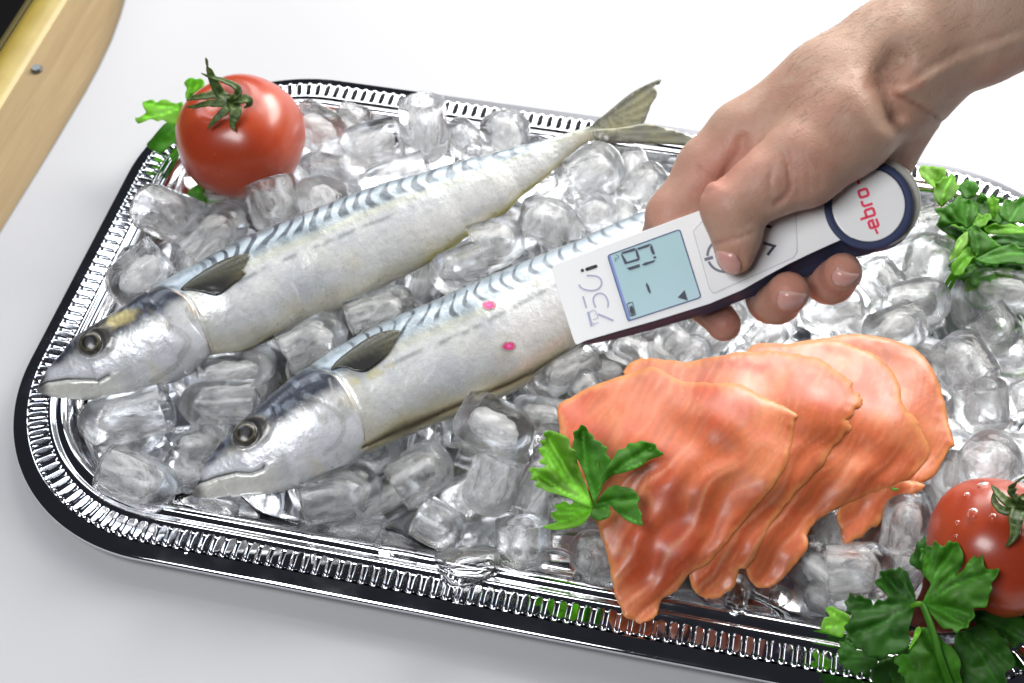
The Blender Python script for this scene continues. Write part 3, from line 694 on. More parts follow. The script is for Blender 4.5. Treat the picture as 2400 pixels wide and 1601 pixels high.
    # ---- tail fin lobes
    if 'tailfin' in spec:
        for lobe in spec['tailfin']:
            bpx = np.array(lobe['base'], float); outl = crom(lobe['pts'], 5); v, f = cdt(outl, 7, seed=4)
            dist = np.hypot(v[:, 0] - bpx[0], v[:, 1] - bpx[1]); mx = dist.max(); ang = np.arctan2(v[:, 1] - bpx[1], v[:, 0] - bpx[0])
            ribs = np.cos(ang * 44 + .8 * np.sin(dist / 30)); d0 = dep[-1] - .001
            w = PD(v[:, 0], v[:, 1], d0 + lobe['dz'] * dist / mx - .0003 * ribs)
            fc = np.zeros((len(v), 3)); fc[:] = (.36, .36, .28); fc = mix(fc, (.14, .135, .10), .75 * sstep(-.2, .8, ribs)); fc = mix(fc, (.46, .44, .22), .4 * sstep(0, .4, fbm(v * .03, 3, 2)))
            lead, _ = segdist(v[:, 0], v[:, 1], lobe['lead']); fc = mix(fc, (.10, .10, .08), .8 * np.exp(-(lead / 9) ** 2))
            fo = obj('tail_fin', w, f, M_FIN, root, fc); sm = fo.modifiers.new('s', 'SOLIDIFY'); sm.thickness = .0008
    return root

z4 = lambda p: zz(p, 0, 534, 2.936); z7 = lambda p: zz(p, 0, 1067, 2.936); r5 = lambda p: zz(p, 400, 680, 3.918); z5 = lambda p: zz(p, 800, 534, 2.936)
F1 = dict(snout=(88, 910), tail=(1400, 312), gill=360, per=38, stw=1.75, warm=True,
  top=[(88,905),(102,878),(126,847),(150,820),(187,779),(238,749),(290,718),(341,684),(371,670),(422,636),(511,590),(579,554),(710,500),(800,464),(830,453),(906,427),(1008,399),(1110,368),(1200,347),(1243,335),(1311,316),(1379,297),(1400,294)],
  bot=[(89,914),(99,923),(129,932),(204,938),(272,934),(341,915),(409,896),(446,878),(466,852),(490,840),(511,834),(579,823),(630,800),(715,752),(800,725),(902,670),(991,626),(1055,585),(1084,562),(1179,503),(1212,468),(1276,419),(1319,376),(1357,345),(1385,330),(1402,328)],
  z=[(0,.036),(.1,.040),(.25,.046),(.5,.046),(.8,.046),(1,.050)],
  oper=z4([(1095,402),(1190,440),(1280,520),(1330,620),(1365,740),(1395,850),(1390,930),(1320,1015)]),
  preop=z4([(1045,565),(1130,670),(1220,760),(1255,830),(1240,930),(1150,1010),(1060,1060)]),
  white=z4([(1278,540),(1240,640),(1238,750)]),
  mouth=z4([(262,1098),(330,1062),(480,1042),(600,1048),(720,1054),(752,1030),(775,1020)]),
  eye=(221,808), er=27, yel=(z4([(840,640)])[0][0], z4([(840,640)])[0][1], 52, 20),
  slit=z4([(1990,715),(1850,770),(1740,830),(1660,860)]), slitw=([0,.5,1],[1.5,4,1.5]), fringe=(905,1360),
  fin=(z4([(1245,428)])[0], z4([(1245,428),(1300,370),(1400,300),(1520,230),(1620,195),(1712,178),(1700,230),(1672,285),(1690,310),(1655,350),(1600,390),(1540,440),(1480,465),(1400,448),(1320,432)])),
  tailfin=[dict(base=(1380,312), dz=.006, lead=[(1386,293),(1430,259),(1481,218),(1547,187)], pts=[(1384,296),(1430,259),(1481,218),(1520,196),(1548,186),(1545,198),(1534,202),(1539,222),(1524,250),(1516,272),(1500,296),(1457,304),(1420,322),(1396,318)]),
           dict(base=(1380,315), dz=-.004, lead=[(1400,330),(1498,337),(1600,342)], pts=[(1392,306),(1457,300),(1515,291),(1560,300),(1600,312),(1640,330),(1650,345),(1600,342),(1550,338),(1498,337),(1430,336),(1398,328)])])
F2 = dict(snout=(453, 1155), tail=(1800, 445), gill=380, per=37, stw=1.1, warm=False,
  top=[(453,1149),(477,1108),(489,1076),(511,1046),(522,1032),(563,989),(604,950),(645,918),(694,878),(732,854),(783,818),(834,787),(885,762),(936,737),(1000,712),(1038,695),(1106,662),(1209,619),(1277,592),(1362,558),(1408,536),(1459,514),(1498,498),(1600,462),(1700,432),(1800,405)],
  bot=[(455,1160),(467,1168),(500,1170),(545,1167),(647,1155),(732,1137),(800,1106),(851,1068),(970,1014),(1106,960),(1209,918),(1260,882),(1321,835),(1400,780),(1500,700),(1600,625),(1700,550),(1800,480)],
  z=[(0,.038),(.1,.044),(.25,.048),(.5,.048),(.8,.046),(1,.044)],
  oper=r5([(1330,745),(1400,780),(1480,830),(1560,950),(1640,1120),(1700,1270),(1718,1360),(1690,1450)]),
  preop=r5([(1215,1005),(1370,1070),(1490,1170),(1545,1260),(1540,1370),(1470,1480),(1380,1550)]),
  white=r5([(1438,870),(1460,1000),(1500,1150)]),
  mouth=z7([(1345,205),(1380,188),(1500,150),(1640,120),(1760,125),(1812,108),(1822,85)]),
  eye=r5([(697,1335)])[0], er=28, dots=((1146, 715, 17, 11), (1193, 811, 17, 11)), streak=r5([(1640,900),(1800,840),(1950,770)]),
  slit=z5([(1530,866),(1440,925),(1250,1045),(1000,1148),(700,1275),(520,1355),(300,1450),(100,1555)]), slitw=([0,.15,.5,.66,.78,.9,1],[2,4.5,5,8,12,5,2.5]),
  fin=(r5([(1480,725)])[0], r5([(1475,735),(1520,660),(1640,560),(1800,450),(1950,385),(2060,372),(2112,382),(2085,440),(2030,530),(1985,600),(1880,690),(1780,748),(1680,740),(1580,705)])))
fish(F1, 'whole silver mackerel lying farther back with its snout over the tray rim')
fish(F2, 'whole silver mackerel in front, slit belly, marked by two painted pink laser spots')

# ------------------------------------------------------------------ smoked salmon slices
t = NT('salmon'); co = t.coord('Object'); c = t.attr()
t.set(Base_Color=c, Roughness=t.ramp(t.noise(90, 4, .6, co), [(.35, (.40,) * 3), (.7, (.58,) * 3)]), Subsurface_Weight=.35, Subsurface_Radius=(.006, .002, .001), Subsurface_Scale=.7,
      Specular_IOR_Level=.5, Coat_Weight=.22, Coat_Roughness=.24)
t.bump(t.noise(420, 4, .6, co), .2, .0005); M_SAL = t.m
ZC = np.array([(1310,955,.040),(1450,880,.044),(1600,850,.050),(1800,815,.053),(2000,785,.050),(2180,850,.044),(2225,1000,.040),(2210,1080,.036),(2060,1230,.032),(1985,1275,.026),(1900,1240,.034),
   (1800,1370,.022),(1680,1400,.020),(1480,1455,.0225),(1540,1420,.023),(1400,1240,.036),(1420,1350,.030),(1330,1060,.042),(1500,1000,.056),(1700,960,.063),(1900,960,.062),(2080,980,.054),(1600,1120,.058),(1800,1100,.057),(1980,1100,.048),(1620,1270,.040),(1500,1220,.044),(1750,1250,.042)], float)
def ZS(px, py):
    d2 = (px[:, None] - ZC[:, 0]) ** 2 + (py[:, None] - ZC[:, 1]) ** 2; w = 1 / (d2 + 95 ** 2) ** 2.0
    return (w * ZC[:, 2]).sum(1) / w.sum(1)
def salmon(outl, lift, label, seed, red=0., rag=1.6):
    pl = crom(outl, 7); n = len(pl); s = np.arange(n) / n * 40.0
    jag = rag * fbm(np.c_[s * 1.7, s * 0 + seed], 4, seed) + rag * .8 * vnoise(np.c_[s * 6, s * 0 + seed], seed)
    tg = np.roll(pl, -1, 0) - np.roll(pl, 1, 0); tg /= np.linalg.norm(tg, axis=1)[:, None] + 1e-9
    pl = pl + np.c_[-tg[:, 1], tg[:, 0]] * jag[:, None]
    v, f = cdt(pl, 6.5, seed=seed); x, y = v[:, 0], v[:, 1]
    d = np.min(np.hypot(x[:, None] - pl[None, :, 0], y[:, None] - pl[None, :, 1]), 1) if len(v) * n < 4e7 else segdist(x, y, np.vstack([pl, pl[:1]]))[0]
    w = .69 * x + .72 * y; l = -.72 * x + .69 * y; low = sstep(980, 1180, y)
    warp = 46 * fbm(np.c_[x / 260, y / 260], 3, 50) + 20 * fbm(np.c_[x / 90, y / 90], 2, 51) + .00045 * (l - 60) ** 2 * .35
    fold = np.sin((w + warp * 1.6) / 92 * 2 * math.pi / 1.0)
    z0 = ZS(x, y) + lift
    rel = .0009 * low * fold + .0010 * fbm(np.c_[x / 150, y / 150], 3, 60) + .0006 * (1 - low) * np.sin((w * .3 + l * .9 + warp) / 110 * 2 * math.pi)
    e = np.clip(d / 34, 0, 1); th = .0013
    top = z0 + rel + th * (np.sqrt(1 - (1 - e) ** 2) - 1) + .0003 * (1 - e) * vnoise(np.c_[x / 14, y / 14], seed)
    bot = z0 + rel - th - .0004
    # colour: orange flesh, pale connective lines, lighter thin edges
    col = np.zeros((len(v), 3)); col[:] = lin(204, 108, 70)
    col = mix(col, lin(196, 88, 54), sstep(-.05, .3, fbm(np.c_[x / 130, y / 130], 4, 70) + red))
    col = mix(col, lin(214, 134, 96), .7 * sstep(.08, .4, fbm(np.c_[x / 90, y / 90], 3, 71)))
    per = 58.; ph = (w + warp * 1.25 + 14 * (1 - low) * np.sin(l / 60)) / per; k = np.round(ph); fr = np.abs(ph - k) * per
    amp = .28 + .72 * low; keep = sstep(-.35, .15, fbm(np.c_[l / 120, k * 2.7], 2, 72))
    lw = 3.0 + 3.0 * (fbm(np.c_[l / 40, k * 5.1], 2, 73) + .5)
    col = mix(col, lin(232, 172, 146), .5 * amp * keep * np.exp(-(fr / lw) ** 2))
    col = mix(col, lin(172, 66, 42), .35 * amp * keep * sstep(0, 1, 1 - np.abs(fr - 12) / 9))
    ph2 = (w + warp * 1.4 + 10 * np.sin(l / 33)) / 23.; fr2 = np.abs(ph2 - np.round(ph2)) * 23
    col = mix(col, lin(222, 146, 112), .5 * np.exp(-(fr2 / 2.4) ** 2) * sstep(0, .35, fbm(np.c_[x / 80, y / 80], 3, 74)))
    col = mix(col, lin(230, 158, 100), .7 * sstep(18, 0, d + 9 * fbm(np.c_[x / 20, y / 20], 2, 75)))
    col *= (1 + .10 * fbm(np.c_[x / 9, y / 9], 2, 76))[:, None]
    col *= (1 + .12 * vnoise(np.c_[(w + warp * 1.3) / 4.5, l / 70], 77) + .10 * vnoise(np.c_[(w + warp) / 11, l / 120], 78))[:, None]
    col *= np.array((.92, .88, .76))
    n = len(v); V = np.vstack([P(x, y, top), P(x, y, bot)]); F = [list(q) for q in f] + [[a + n for a in q[::-1]] for q in f]
    F += [[b, a, a + n, b + n] for a, b in boundary(f)]
    return tag(obj('salmon_slice', V, F, M_SAL, None, np.vstack([col, col]), loc=P(x, y, bot).mean(0)), label, 'salmon slice', 'smoked salmon slices laid over each other')
salmon([(1790,840),(1838,808),(1941,790),(2019,783),(2104,800),(2142,817),(2176,847),(2199,892),(2212,935),(2222,977),(2228,1010),(2238,1043),(2226,1052),(2213,1074),(2186,1118),(2140,1135),(2060,1130),(1980,1100),(1880,1040),(1800,960)], -.0016, 'darker orange salmon slice at the back right, lowest of the pile', 11, -.12)
salmon([(1962,1194),(2000,1168),(2060,1135),(2120,1125),(2165,1135),(2159,1149),(2110,1172),(2077,1190),(2066,1215),(2056,1234),(2040,1238),(2022,1258),(2005,1264),(1985,1278),(1971,1271),(1966,1235)], -.0005, 'small pale salmon flap hanging down at the lower right of the pile', 12, -.25)
salmon([(1750,822),(1860,806),(1954,796),(2010,815),(2053,834),(2087,864),(2108,900),(2118,950),(2150,985),(2162,1015),(2180,1060),(2150,1105),(2100,1140),(2040,1160),(1961,1193),(1917,1220),(1893,1251),(1893,1285),(1862,1326),(1818,1370),(1777,1377),(1752,1348),(1738,1270),(1770,1150),(1760,1000)], .0000, 'middle salmon slice with a curved right edge and a hanging tip', 13, 0)
salmon([(1464,872),(1515,838),(1600,846),(1736,826),(1810,822),(1872,830),(1923,842),(1954,864),(1985,884),(1998,898),(2000,915),(2019,932),(2020,953),(2004,962),(1998,976),(1985,985),(1998,1003),(1981,1021),(1955,1050),(1925,1095),(1860,1165),(1800,1240),(1762,1320),(1733,1339),(1716,1380),(1675,1404),(1634,1394),(1615,1345),(1600,1200),(1520,1000)], .0015, 'broad salmon slice with a ragged torn right edge above the front slice', 14, .03, 3.)
salmon([(1308,953),(1340,930),(1379,909),(1464,878),(1532,860),(1600,893),(1660,897),(1736,902),(1791,932),(1838,953),(1869,973),(1862,990),(1856,1040),(1840,1100),(1790,1170),(1730,1240),(1690,1290),(1655,1325),(1617,1345),(1585,1385),(1549,1408),(1540,1440),(1528,1452),(1502,1462),(1482,1452),(1464,1447),(1450,1415),(1440,1394),(1432,1345),(1420,1290),(1408,1255),(1390,1210),(1350,1130),(1322,1060),(1310,1000)], .0030, 'large front salmon slice reaching down to the front tray rim', 15, .08)

# ------------------------------------------------------------------ tomatoes
t = NT('tomato_skin'); co = t.coord('Object')
c = t.mixc(t.ramp(t.noise(25, 3, .5, co), [(.4, (0,) * 3), (.65, (1,) * 3)]), (.40, .048, .016), (.46, .072, .022))
c = t.mixc(t.ramp(t.noise(420, 2, .5, co), [(.70, (0,) * 3), (.76, (.5,) * 3)]), c, (.62, .16, .05))
t.set(Base_Color=c, Roughness=.32, Coat_Weight=.4, Coat_Roughness=.2, Subsurface_Weight=.15, Subsurface_Radius=(.006, .001, .0006), Subsurface_Scale=.6, Specular_IOR_Level=.5)
t.bump(t.noise(240, 2, .5, co), .03, .0006); M_TOM = t.m
t = NT('calyx_green'); t.set(Base_Color=t.ramp(t.noise(220, 5, .7), [(.3, (.022, .042, .010)), (.5, (.06, .11, .022)), (.75, (.16, .20, .05))]), Roughness=.5); t.bump(t.noise(400, 4), .4, .001); M_CALYX = t.m
M_DROP = t = NT('droplet'); t.set(Base_Color=(1, 1, 1), Transmission_Weight=1, Roughness=0, IOR=1.33); M_DROP = t.m

DL = ['water drop at the upper left edge of the small tomato', 'wide water drop near the top of the small tomato', 'small flat water drop left of the green calyx on the small tomato', 'largest water drop, halfway down the small tomato left of its calyx', 'water drop touching the tip of the drooping sepal on the small tomato', 'elongated little water drop low on the left of the small tomato', 'tiniest water drop, lowest on the small tomato above the parsley']
def tomato(cx, cy, zc, rpx, pole_px, sepals, stem, label, flat_=.90, drops=()):
    C = P(cx, cy, zc); dep = (C - CAM) @ FWD; R = rpx * dep / FPX
    dx, dy = (pole_px[0] - cx) / rpx, (pole_px[1] - cy) / rpx
    ax = RM @ np.array([dx, dy, -math.sqrt(max(.05, 1 - dx * dx - dy * dy))]); ax /= np.linalg.norm(ax)
    a = np.cross(ax, [0, 0, 1]); a /= np.linalg.norm(a); b = np.cross(ax, a)
    nu, nv = 70, 96; V = []
    for i in range(nu):
        f = math.pi * i / (nu - 1)
        for j in range(nv):
            g = 2 * math.pi * j / nv
            lob = 1 + .022 * math.cos(5 * g + .7) * math.sin(f) ** .8 * (1 if f < 1.6 else .6) + .012 * math.cos(3 * g + 2)
            rr = R * math.sin(f) ** .92 * lob if 0 < i < nu - 1 else 0
            h = R * flat_ * math.cos(f) - R * .16 * math.exp(-(math.sin(f) / .30) ** 2) * (1 if f < 1.57 else -.5)
            V.append(C + ax * h + (a * math.cos(g) + b * math.sin(g)) * rr)
    root = empty('tomato', C - np.array([0, 0, R * .9]), label, 'tomato', 'ripe tomatoes on the tray')
    obj('tomato_flesh', V, grid_faces(nu, nv, True), M_TOM, root)
    def on(px, py, lift):
        d = ray(px, py); d = d / np.linalg.norm(d); oc = CAM - C; RR = R * .97 + lift
        bq = oc @ d; disc = bq * bq - (oc @ oc - RR * RR)
        return CAM + d * (-bq - math.sqrt(disc) if disc > 0 else -bq)
    cal = None
    for k, sp_ in enumerate(sepals):
        pts = crom(np.array(sp_['p'], float), 5, False); n = len(pts); V = []; ctr = np.array([on(*q) for q in pts])
        tg = np.gradient(ctr, axis=0); tg /= np.linalg.norm(tg, axis=1)[:, None]
        up = ctr - C; up /= np.linalg.norm(up, axis=1)[:, None]; tw = sp_.get('tw', 0)
        sd = np.cross(tg, up); sd /= np.linalg.norm(sd, axis=1)[:, None]
        wv = sp_['w'] * dep / FPX * np.interp(np.linspace(0, 1, n), [0, .12, .35, .7, .93, 1], [.75, 1, 1, .62, .22, .05])
        for i in range(n):
            s_ = sd[i] * math.cos(tw * i / n) + up[i] * math.sin(tw * i / n); u_ = up[i] * math.cos(tw * i / n) - sd[i] * math.sin(tw * i / n)
            for q, hh in ((-1, .35), (-.5, .08), (0, 0), (.5, .10), (1, .40)): V.append(ctr[i] + s_ * wv[i] * q + u_ * wv[i] * (hh + .12 * math.sin(i * 1.9 + k)))
        if cal is None:
            cal = obj('calyx', V, grid_faces(n, 5), M_CALYX, root); o = cal
        else: o = obj('sepal', V, grid_faces(n, 5), M_CALYX, cal)
        s_ = o.modifiers.new('s', 'SOLIDIFY'); s_.thickness = .0007
    if stem:
        pth = crom(np.array([on(*q) for q in stem]), 4, False); v, f = tube(pth, np.linspace(.0024, .0017, len(pth)) , 10); obj('stalk', v, f, M_CALYX, root)
    for kd, (px, py, r_) in enumerate(drops):
        c0 = on(px, py, R * .03); n_ = (c0 - C) / np.linalg.norm(c0 - C); rr = r_ * dep / FPX
        t1 = np.cross(n_, [0, 0, 1.]); t1 /= np.linalg.norm(t1); t2 = np.cross(n_, t1)
        V = [c0 + (t1 * math.cos(g) * 1.15 + t2 * math.sin(g)) * rr * math.cos(e) + n_ * (rr * .45 * math.sin(e) - .0002) for e in np.linspace(-.3, 1.5, 7) for g in np.linspace(0, 2 * math.pi, 14, endpoint=False)]
        tag(obj('water_drop', V, grid_faces(7, 14, True), M_DROP, None, loc=c0), DL[kd], 'water drop', 'water drops on the small tomato')
    return root
z1 = lambda p: zz(p, 0, 0, 2.936); z9 = lambda p: zz(p, 1600, 1067, 2.936)
def sep(zf, pts, w, tw=0): return dict(p=[(a, b, l) for (a, b), l in zip(zf([q[:2] for q in pts]), [q[2] for q in pts])], w=w, tw=tw)
tomato(565, 322, .046, 151, (541, 235), [
  sep(z1, [(1590,690,.001),(1520,650,.004),(1470,560,.012),(1440,470,.020),(1420,400,.028)], 12),
  sep(z1, [(1590,690,.001),(1500,660,.004),(1400,670,.005),(1320,680,.005),(1285,700,.006)], 11),
  sep(z1, [(1590,690,.001),(1520,715,.004),(1440,715,.004),(1350,735,.003),(1280,738,.004)], 10),
  sep(z1, [(1590,690,.001),(1640,650,.006),(1620,600,.010),(1540,560,.013),(1440,530,.016),(1385,505,.018)], 9),
  sep(z1, [(1600,700,.001),(1560,755,.005),(1510,800,.005),(1460,850,.004),(1430,890,.003)], 10),
  sep(z1, [(1600,700,.001),(1625,760,.006),(1610,820,.005),(1600,860,.003),(1615,905,.003)], 13),
  sep(z1, [(1600,700,.001),(1660,690,.006),(1710,690,.007),(1715,720,.004),(1680,745,.001)], 12),
 ], [(541,238,-.004),(541,236,.002),(536,226,.007)], 'large ripe red tomato standing in the back left corner of the tray')
tomato(2338, 1283, .040, 165, (2392, 1180), [
  sep(z9, [(2330,345,.001),(2250,340,.004),(2190,290,.005),(2150,240,.005),(2125,210,.004)], 13),
  sep(z9, [(2330,345,.001),(2230,390,.004),(2170,360,.004),(2140,300,.003),(2150,240,.003)], 11),
  sep(z9, [(2320,350,.001),(2290,430,.005),(2285,500,.005),(2270,570,.005),(2220,635,.003)], 16),
  sep(z9, [(2320,340,.001),(2270,280,.006),(2265,230,.010),(2300,190,.016),(2360,150,.022)], 12),
  sep(z9, [(2340,350,.001),(2420,400,.005),(2500,470,.005),(2560,560,.004)], 13),
  sep(z9, [(2340,340,.001),(2430,310,.006),(2520,300,.007),(2600,330,.006)], 13),
 ], [(2392,1182,-.004),(2394,1176,.002),(2400,1165,.008)], 'smaller wet red tomato at the right edge behind the front parsley', .92,
 [(a, b, r) for (a, b), r in zip(z9([(1920,205),(2065,200),(1950,268),(1995,400),(2135,422),(1885,465),(1878,560)]), (9, 12, 7, 13, 8, 6, 5))])

# ------------------------------------------------------------------ parsley
def leafmat(name, tint):
    t = NT(name); co = t.coord('Object'); c = t.mixc(.35, t.attr(), t.mixc(t.noise(180, 4, .6, co), (.55, .6, .5), (1.3, 1.25, 1.2)), 'MULTIPLY')
    t.set(Base_Color=c, Roughness=.55, Specular_IOR_Level=.3, Coat_Weight=.03, Coat_Roughness=.3)
    t.bump(t.noise(300, 2, .5, co), .12, .0006)
    tl = t.node('ShaderNodeBsdfTranslucent'); t.link(t.mixc(1.0, c, (1.5, 1.6, .7), 'MULTIPLY'), tl.inputs[0])
    m = t.node('ShaderNodeMixShader'); m.inputs[0].default_value = .42; t.link(t.b.outputs[0], m.inputs[1]); t.link(tl.outputs[0], m.inputs[2]); t.link(m.outputs[0], t.out.inputs[0]); return t.m
M_LEAF = leafmat('parsley_leaf', 1)
GREENS = {'dark': (.030, .130, .012), 'mid': (.062, .235, .016), 'light': (.17, .42, .03), 'pale': (.24, .46, .07)}
def leaf(parent, base, outl, tone, z0, dz, seed, step=7., curl=.004):
    """leaflet with toothed edge: base px, outline px, height at the base, rise towards the tip"""
    pl = crom(outl, 4); v, f = cdt(pl, step, seed=seed); x, y = v[:, 0], v[:, 1]; b = np.array(base, float)
    dist = np.hypot(x - b[0], y - b[1]); po = np.hypot(pl[:, 0] - b[0], pl[:, 1] - b[1]); mx = po.max(); n = len(pl)
    tips = [k for k in range(n) if po[k] > .42 * mx and po[k] >= max(po[(k + j) % n] for j in range(-4, 5))]
    d, _ = segdist(x, y, np.vstack([pl, pl[:1]]))
    vein = np.full(len(v), 1e9); 
    for k in tips:
        q = b + (pl[k] - b) * .9; sd, _ = segdist(x, y, [b, b + (q - b) * .5 + np.array([(q - b)[1], -(q - b)[0]]) * .05, q]); vein = np.minimum(vein, sd)
    sc = mx / 120.
    zt = z0 + dz * (dist / mx) + curl * (fbm(np.c_[x / 70, y / 70], 3, seed) * 1.5 - .7 * (dist / mx) ** 2) + .0016 * sc * sstep(0, 14 * sc, vein) + .0004 * vnoise(np.c_[x / 22, y / 22], seed + 1) * sc
    col = np.zeros((len(v), 3)); col[:] = GREENS[tone]; col *= (1 + .55 * fbm(np.c_[x / 60, y / 60], 3, seed + 2))[:, None]
    col = mix(col, np.array(GREENS[tone]) * 2.2 + .02, .65 * np.exp(-(vein / (2.2 * max(sc, .6))) ** 2))
    col = mix(col, np.array(GREENS[tone]) * 1.5 + .01, .4 * sstep(6, 0, d))
    o = obj('leaf', P(x, y, zt), f, M_LEAF, parent, np.clip(col, 0, 1)); s = o.modifiers.new('s', 'SOLIDIFY'); s.thickness = .0003
    return o
def stem(parent, pts, r0, r1, tone='light'):
    pts = crom(np.array([P(a, b, z) for a, b, z in pts]), 5, False); v, f = tube(pts, np.linspace(r0, r1, len(pts)), 8)
    c = np.tile(np.array(GREENS[tone]), (len(v), 1)); return obj('stem', v, f, M_LEAF, parent, c)
dS = lambda p: [(a * 1.0208, b * 1.0208) for a, b in p]
sp1 = empty('parsley_sprig', P(1390, 1185, .052), 'bright green parsley sprig lying over the left edge of the salmon', 'parsley', 'parsley garnish')
leaf(sp1, dS([(1362, 1160)])[0], dS([(1360,1166),(1348,1120),(1335,1090),(1325,1060),(1322,1035),(1310,1028),(1306,1008),(1290,998),(1275,992),(1262,988),(1248,995),(1252,1008),(1240,1012),(1246,1025),(1236,1030),(1240,1042),(1247,1050),(1237,1062),(1255,1070),(1240,1075),(1222,1073),(1214,1080),(1222,1090),(1217,1100),(1232,1105),(1228,1116),(1244,1122),(1258,1130),(1275,1134),(1300,1142),(1330,1156)]), 'light', .058, .010, 1)
leaf(sp1, dS([(1358, 1170)])[0], dS([(1360,1172),(1342,1160),(1325,1150),(1310,1158),(1298,1150),(1285,1156),(1272,1160),(1278,1172),(1264,1178),(1270,1190),(1280,1198),(1262,1205),(1246,1210),(1265,1216),(1290,1216),(1315,1212),(1338,1204),(1350,1190)]), 'light', .056, .002, 2)
leaf(sp1, dS([(1366, 1150)])[0], dS([(1364,1152),(1350,1115),(1340,1085),(1330,1062),(1320,1045),(1314,1025),(1318,1008),(1316,992),(1328,985),(1334,975),(1345,980),(1352,992),(1362,1000),(1366,1010),(1378,1014),(1384,1022),(1394,1028),(1392,1042),(1402,1055),(1398,1075),(1388,1100),(1378,1130)]), 'mid', .060, .014, 3)
leaf(sp1, dS([(1372, 1125)])[0], dS([(1372,1128),(1384,1092),(1398,1065),(1410,1050),(1418,1035),(1435,1030),(1444,1018),(1460,1018),(1472,1012),(1490,1016),(1505,1020),(1510,1032),(1524,1042),(1508,1050),(1490,1056),(1475,1068),(1455,1078),(1430,1086),(1405,1092),(1388,1108)]), 'mid', .062, .006, 4)
leaf(sp1, dS([(1366, 1162)])[0], dS([(1364,1165),(1378,1140),(1395,1122),(1412,1114),(1428,1118),(1442,1120),(1458,1128),(1468,1145),(1464,1156),(1466,1168),(1474,1180),(1472,1192),(1476,1206),(1458,1204),(1440,1196),(1425,1184),(1412,1172),(1400,1160),(1402,1180),(1394,1190),(1376,1196),(1362,1190),(1356,1178)]), 'mid', .059, .002, 5)
stem(sp1, [(1394,1200,.050),(1393,1180,.056),(1398,1140,.061),(1402,1080,.066)], .0011, .0008)

sp2 = empty('parsley_sprig', P(2180, 1430, .03), 'big dark green parsley sprig drooping over the front right tray rim', 'parsley', 'parsley garnish')
leaf(sp2, z9([(1655, 1030)])[0], z9([(1650,1030),(1672,960),(1705,890),(1680,850),(1645,800),(1650,760),(1628,720),(1640,680),(1632,640),(1660,640),(1680,615),(1710,630),(1735,588),(1765,615),(1800,625),(1830,588),(1860,600),(1890,598),(1915,640),(1932,690),(1922,750),(1885,820),(1880,830),(1935,790),(1965,730),(2010,690),(2035,700),(2062,675),(2070,720),(2082,775),(2130,785),(2178,782),(2160,840),(2125,880),(2130,920),(2110,960),(2092,1040),(2050,1050),(2002,1056),(2012,1110),(1975,1150),(1962,1190),(1920,1195),(1882,1226),(1850,1195),(1790,1190),(1730,1120),(1690,1070)]), 'mid', .052, .016, 6)
leaf(sp2, z9([(1600, 1020)])[0], z9([(1604,1022),(1600,960),(1585,900),(1562,840),(1548,800),(1520,790),(1490,768),(1460,790),(1432,778),(1395,795),(1355,800),(1360,840),(1322,862),(1335,900),(1370,930),(1408,975),(1380,1000),(1345,990),(1310,1030),(1295,990),(1250,985),(1225,958),(1190,975),(1160,945),(1140,980),(1112,1010),(1130,1050),(1120,1080),(1170,1100),(1140,1150),(1110,1180),(1130,1220),(1118,1262),(1165,1285),(1190,1330),(1240,1345),(1285,1390),(1335,1385),(1375,1402),(1420,1375),(1470,1370),(1540,1330),(1565,1280),(1558,1200),(1580,1120)]), 'dark', .050, .006, 7)
leaf(sp2, z9([(1335, 1400)])[0], z9([(1340,1400),(1320,1380),(1270,1375),(1240,1345),(1200,1340),(1185,1300),(1150,1285),(1130,1260),(1105,1285),(1075,1282),(1085,1325),(1062,1350),(1075,1395),(1066,1420),(1100,1445),(1110,1475),(1155,1480),(1185,1508),(1225,1492),(1265,1506),(1300,1470),(1335,1450)]), 'dark', .042, -.004, 8)
leaf(sp2, z9([(1650, 1190)])[0], z9([(1650,1185),(1610,1250),(1575,1330),(1550,1370),(1500,1368),(1465,1390),(1455,1425),(1490,1455),(1480,1490),(1520,1520),(1535,1570),(1580,1620),(1680,1650),(1800,1680),(1900,1650),(1925,1580),(1905,1500),(1912,1430),(1880,1360),(1840,1310),(1800,1290),(1740,1220)]), 'mid', .050, -.004, 9)
leaf(sp2, z9([(1900, 1200)])[0], z9([(1880,1230),(1930,1210),(2000,1180),(2060,1160),(2110,1200),(2160,1195),(2190,1250),(2235,1270),(2250,1340),(2290,1420),(2270,1470),(2215,1500),(2230,1560),(2210,1640),(2080,1680),(1960,1660),(1915,1560),(1920,1430),(1870,1330)]), 'dark', .040, -.006, 10)
leaf(sp2, z9([(1130, 1150)])[0], z9([(1140,1150),(1150,1110),(1110,1080),(1070,1065),(1030,1042),(990,1048),(985,1070),(1010,1110),(975,1120),(955,1160),(955,1205),(1000,1225),(1050,1245),(1100,1252),(1115,1210)]), 'light', .034, .004, 11)
leaf(sp2, z9([(1640, 780)])[0], z9([(1645,790),(1590,770),(1560,740),(1570,690),(1600,660),(1610,610),(1645,580),(1668,545),(1675,590),(1660,640),(1650,700)]), 'dark', .046, .006, 12)
leaf(sp2, z9([(1620, 1200)])[0], z9([(1630,1180),(1600,1200),(1585,1260),(1555,1340),(1590,1300),(1640,1220)]), 'light', .053, .003, 13)
leaf(sp2, z9([(2000, 1100)])[0], z9([(1990,1080),(2080,1070),(2160,1090),(2240,1090),(2330,1110),(2420,1200),(2420,1330),(2330,1290),(2280,1330),(2200,1240),(2100,1190),(2030,1190)]), 'dark', .032, -.004, 14)
leaf(sp2, z9([(1400, 1440)])[0], z9([(1340,1430),(1400,1400),(1470,1380),(1500,1440),(1500,1500),(1540,1600),(1440,1660),(1350,1600),(1290,1520)]), 'dark', .030, -.006, 15)
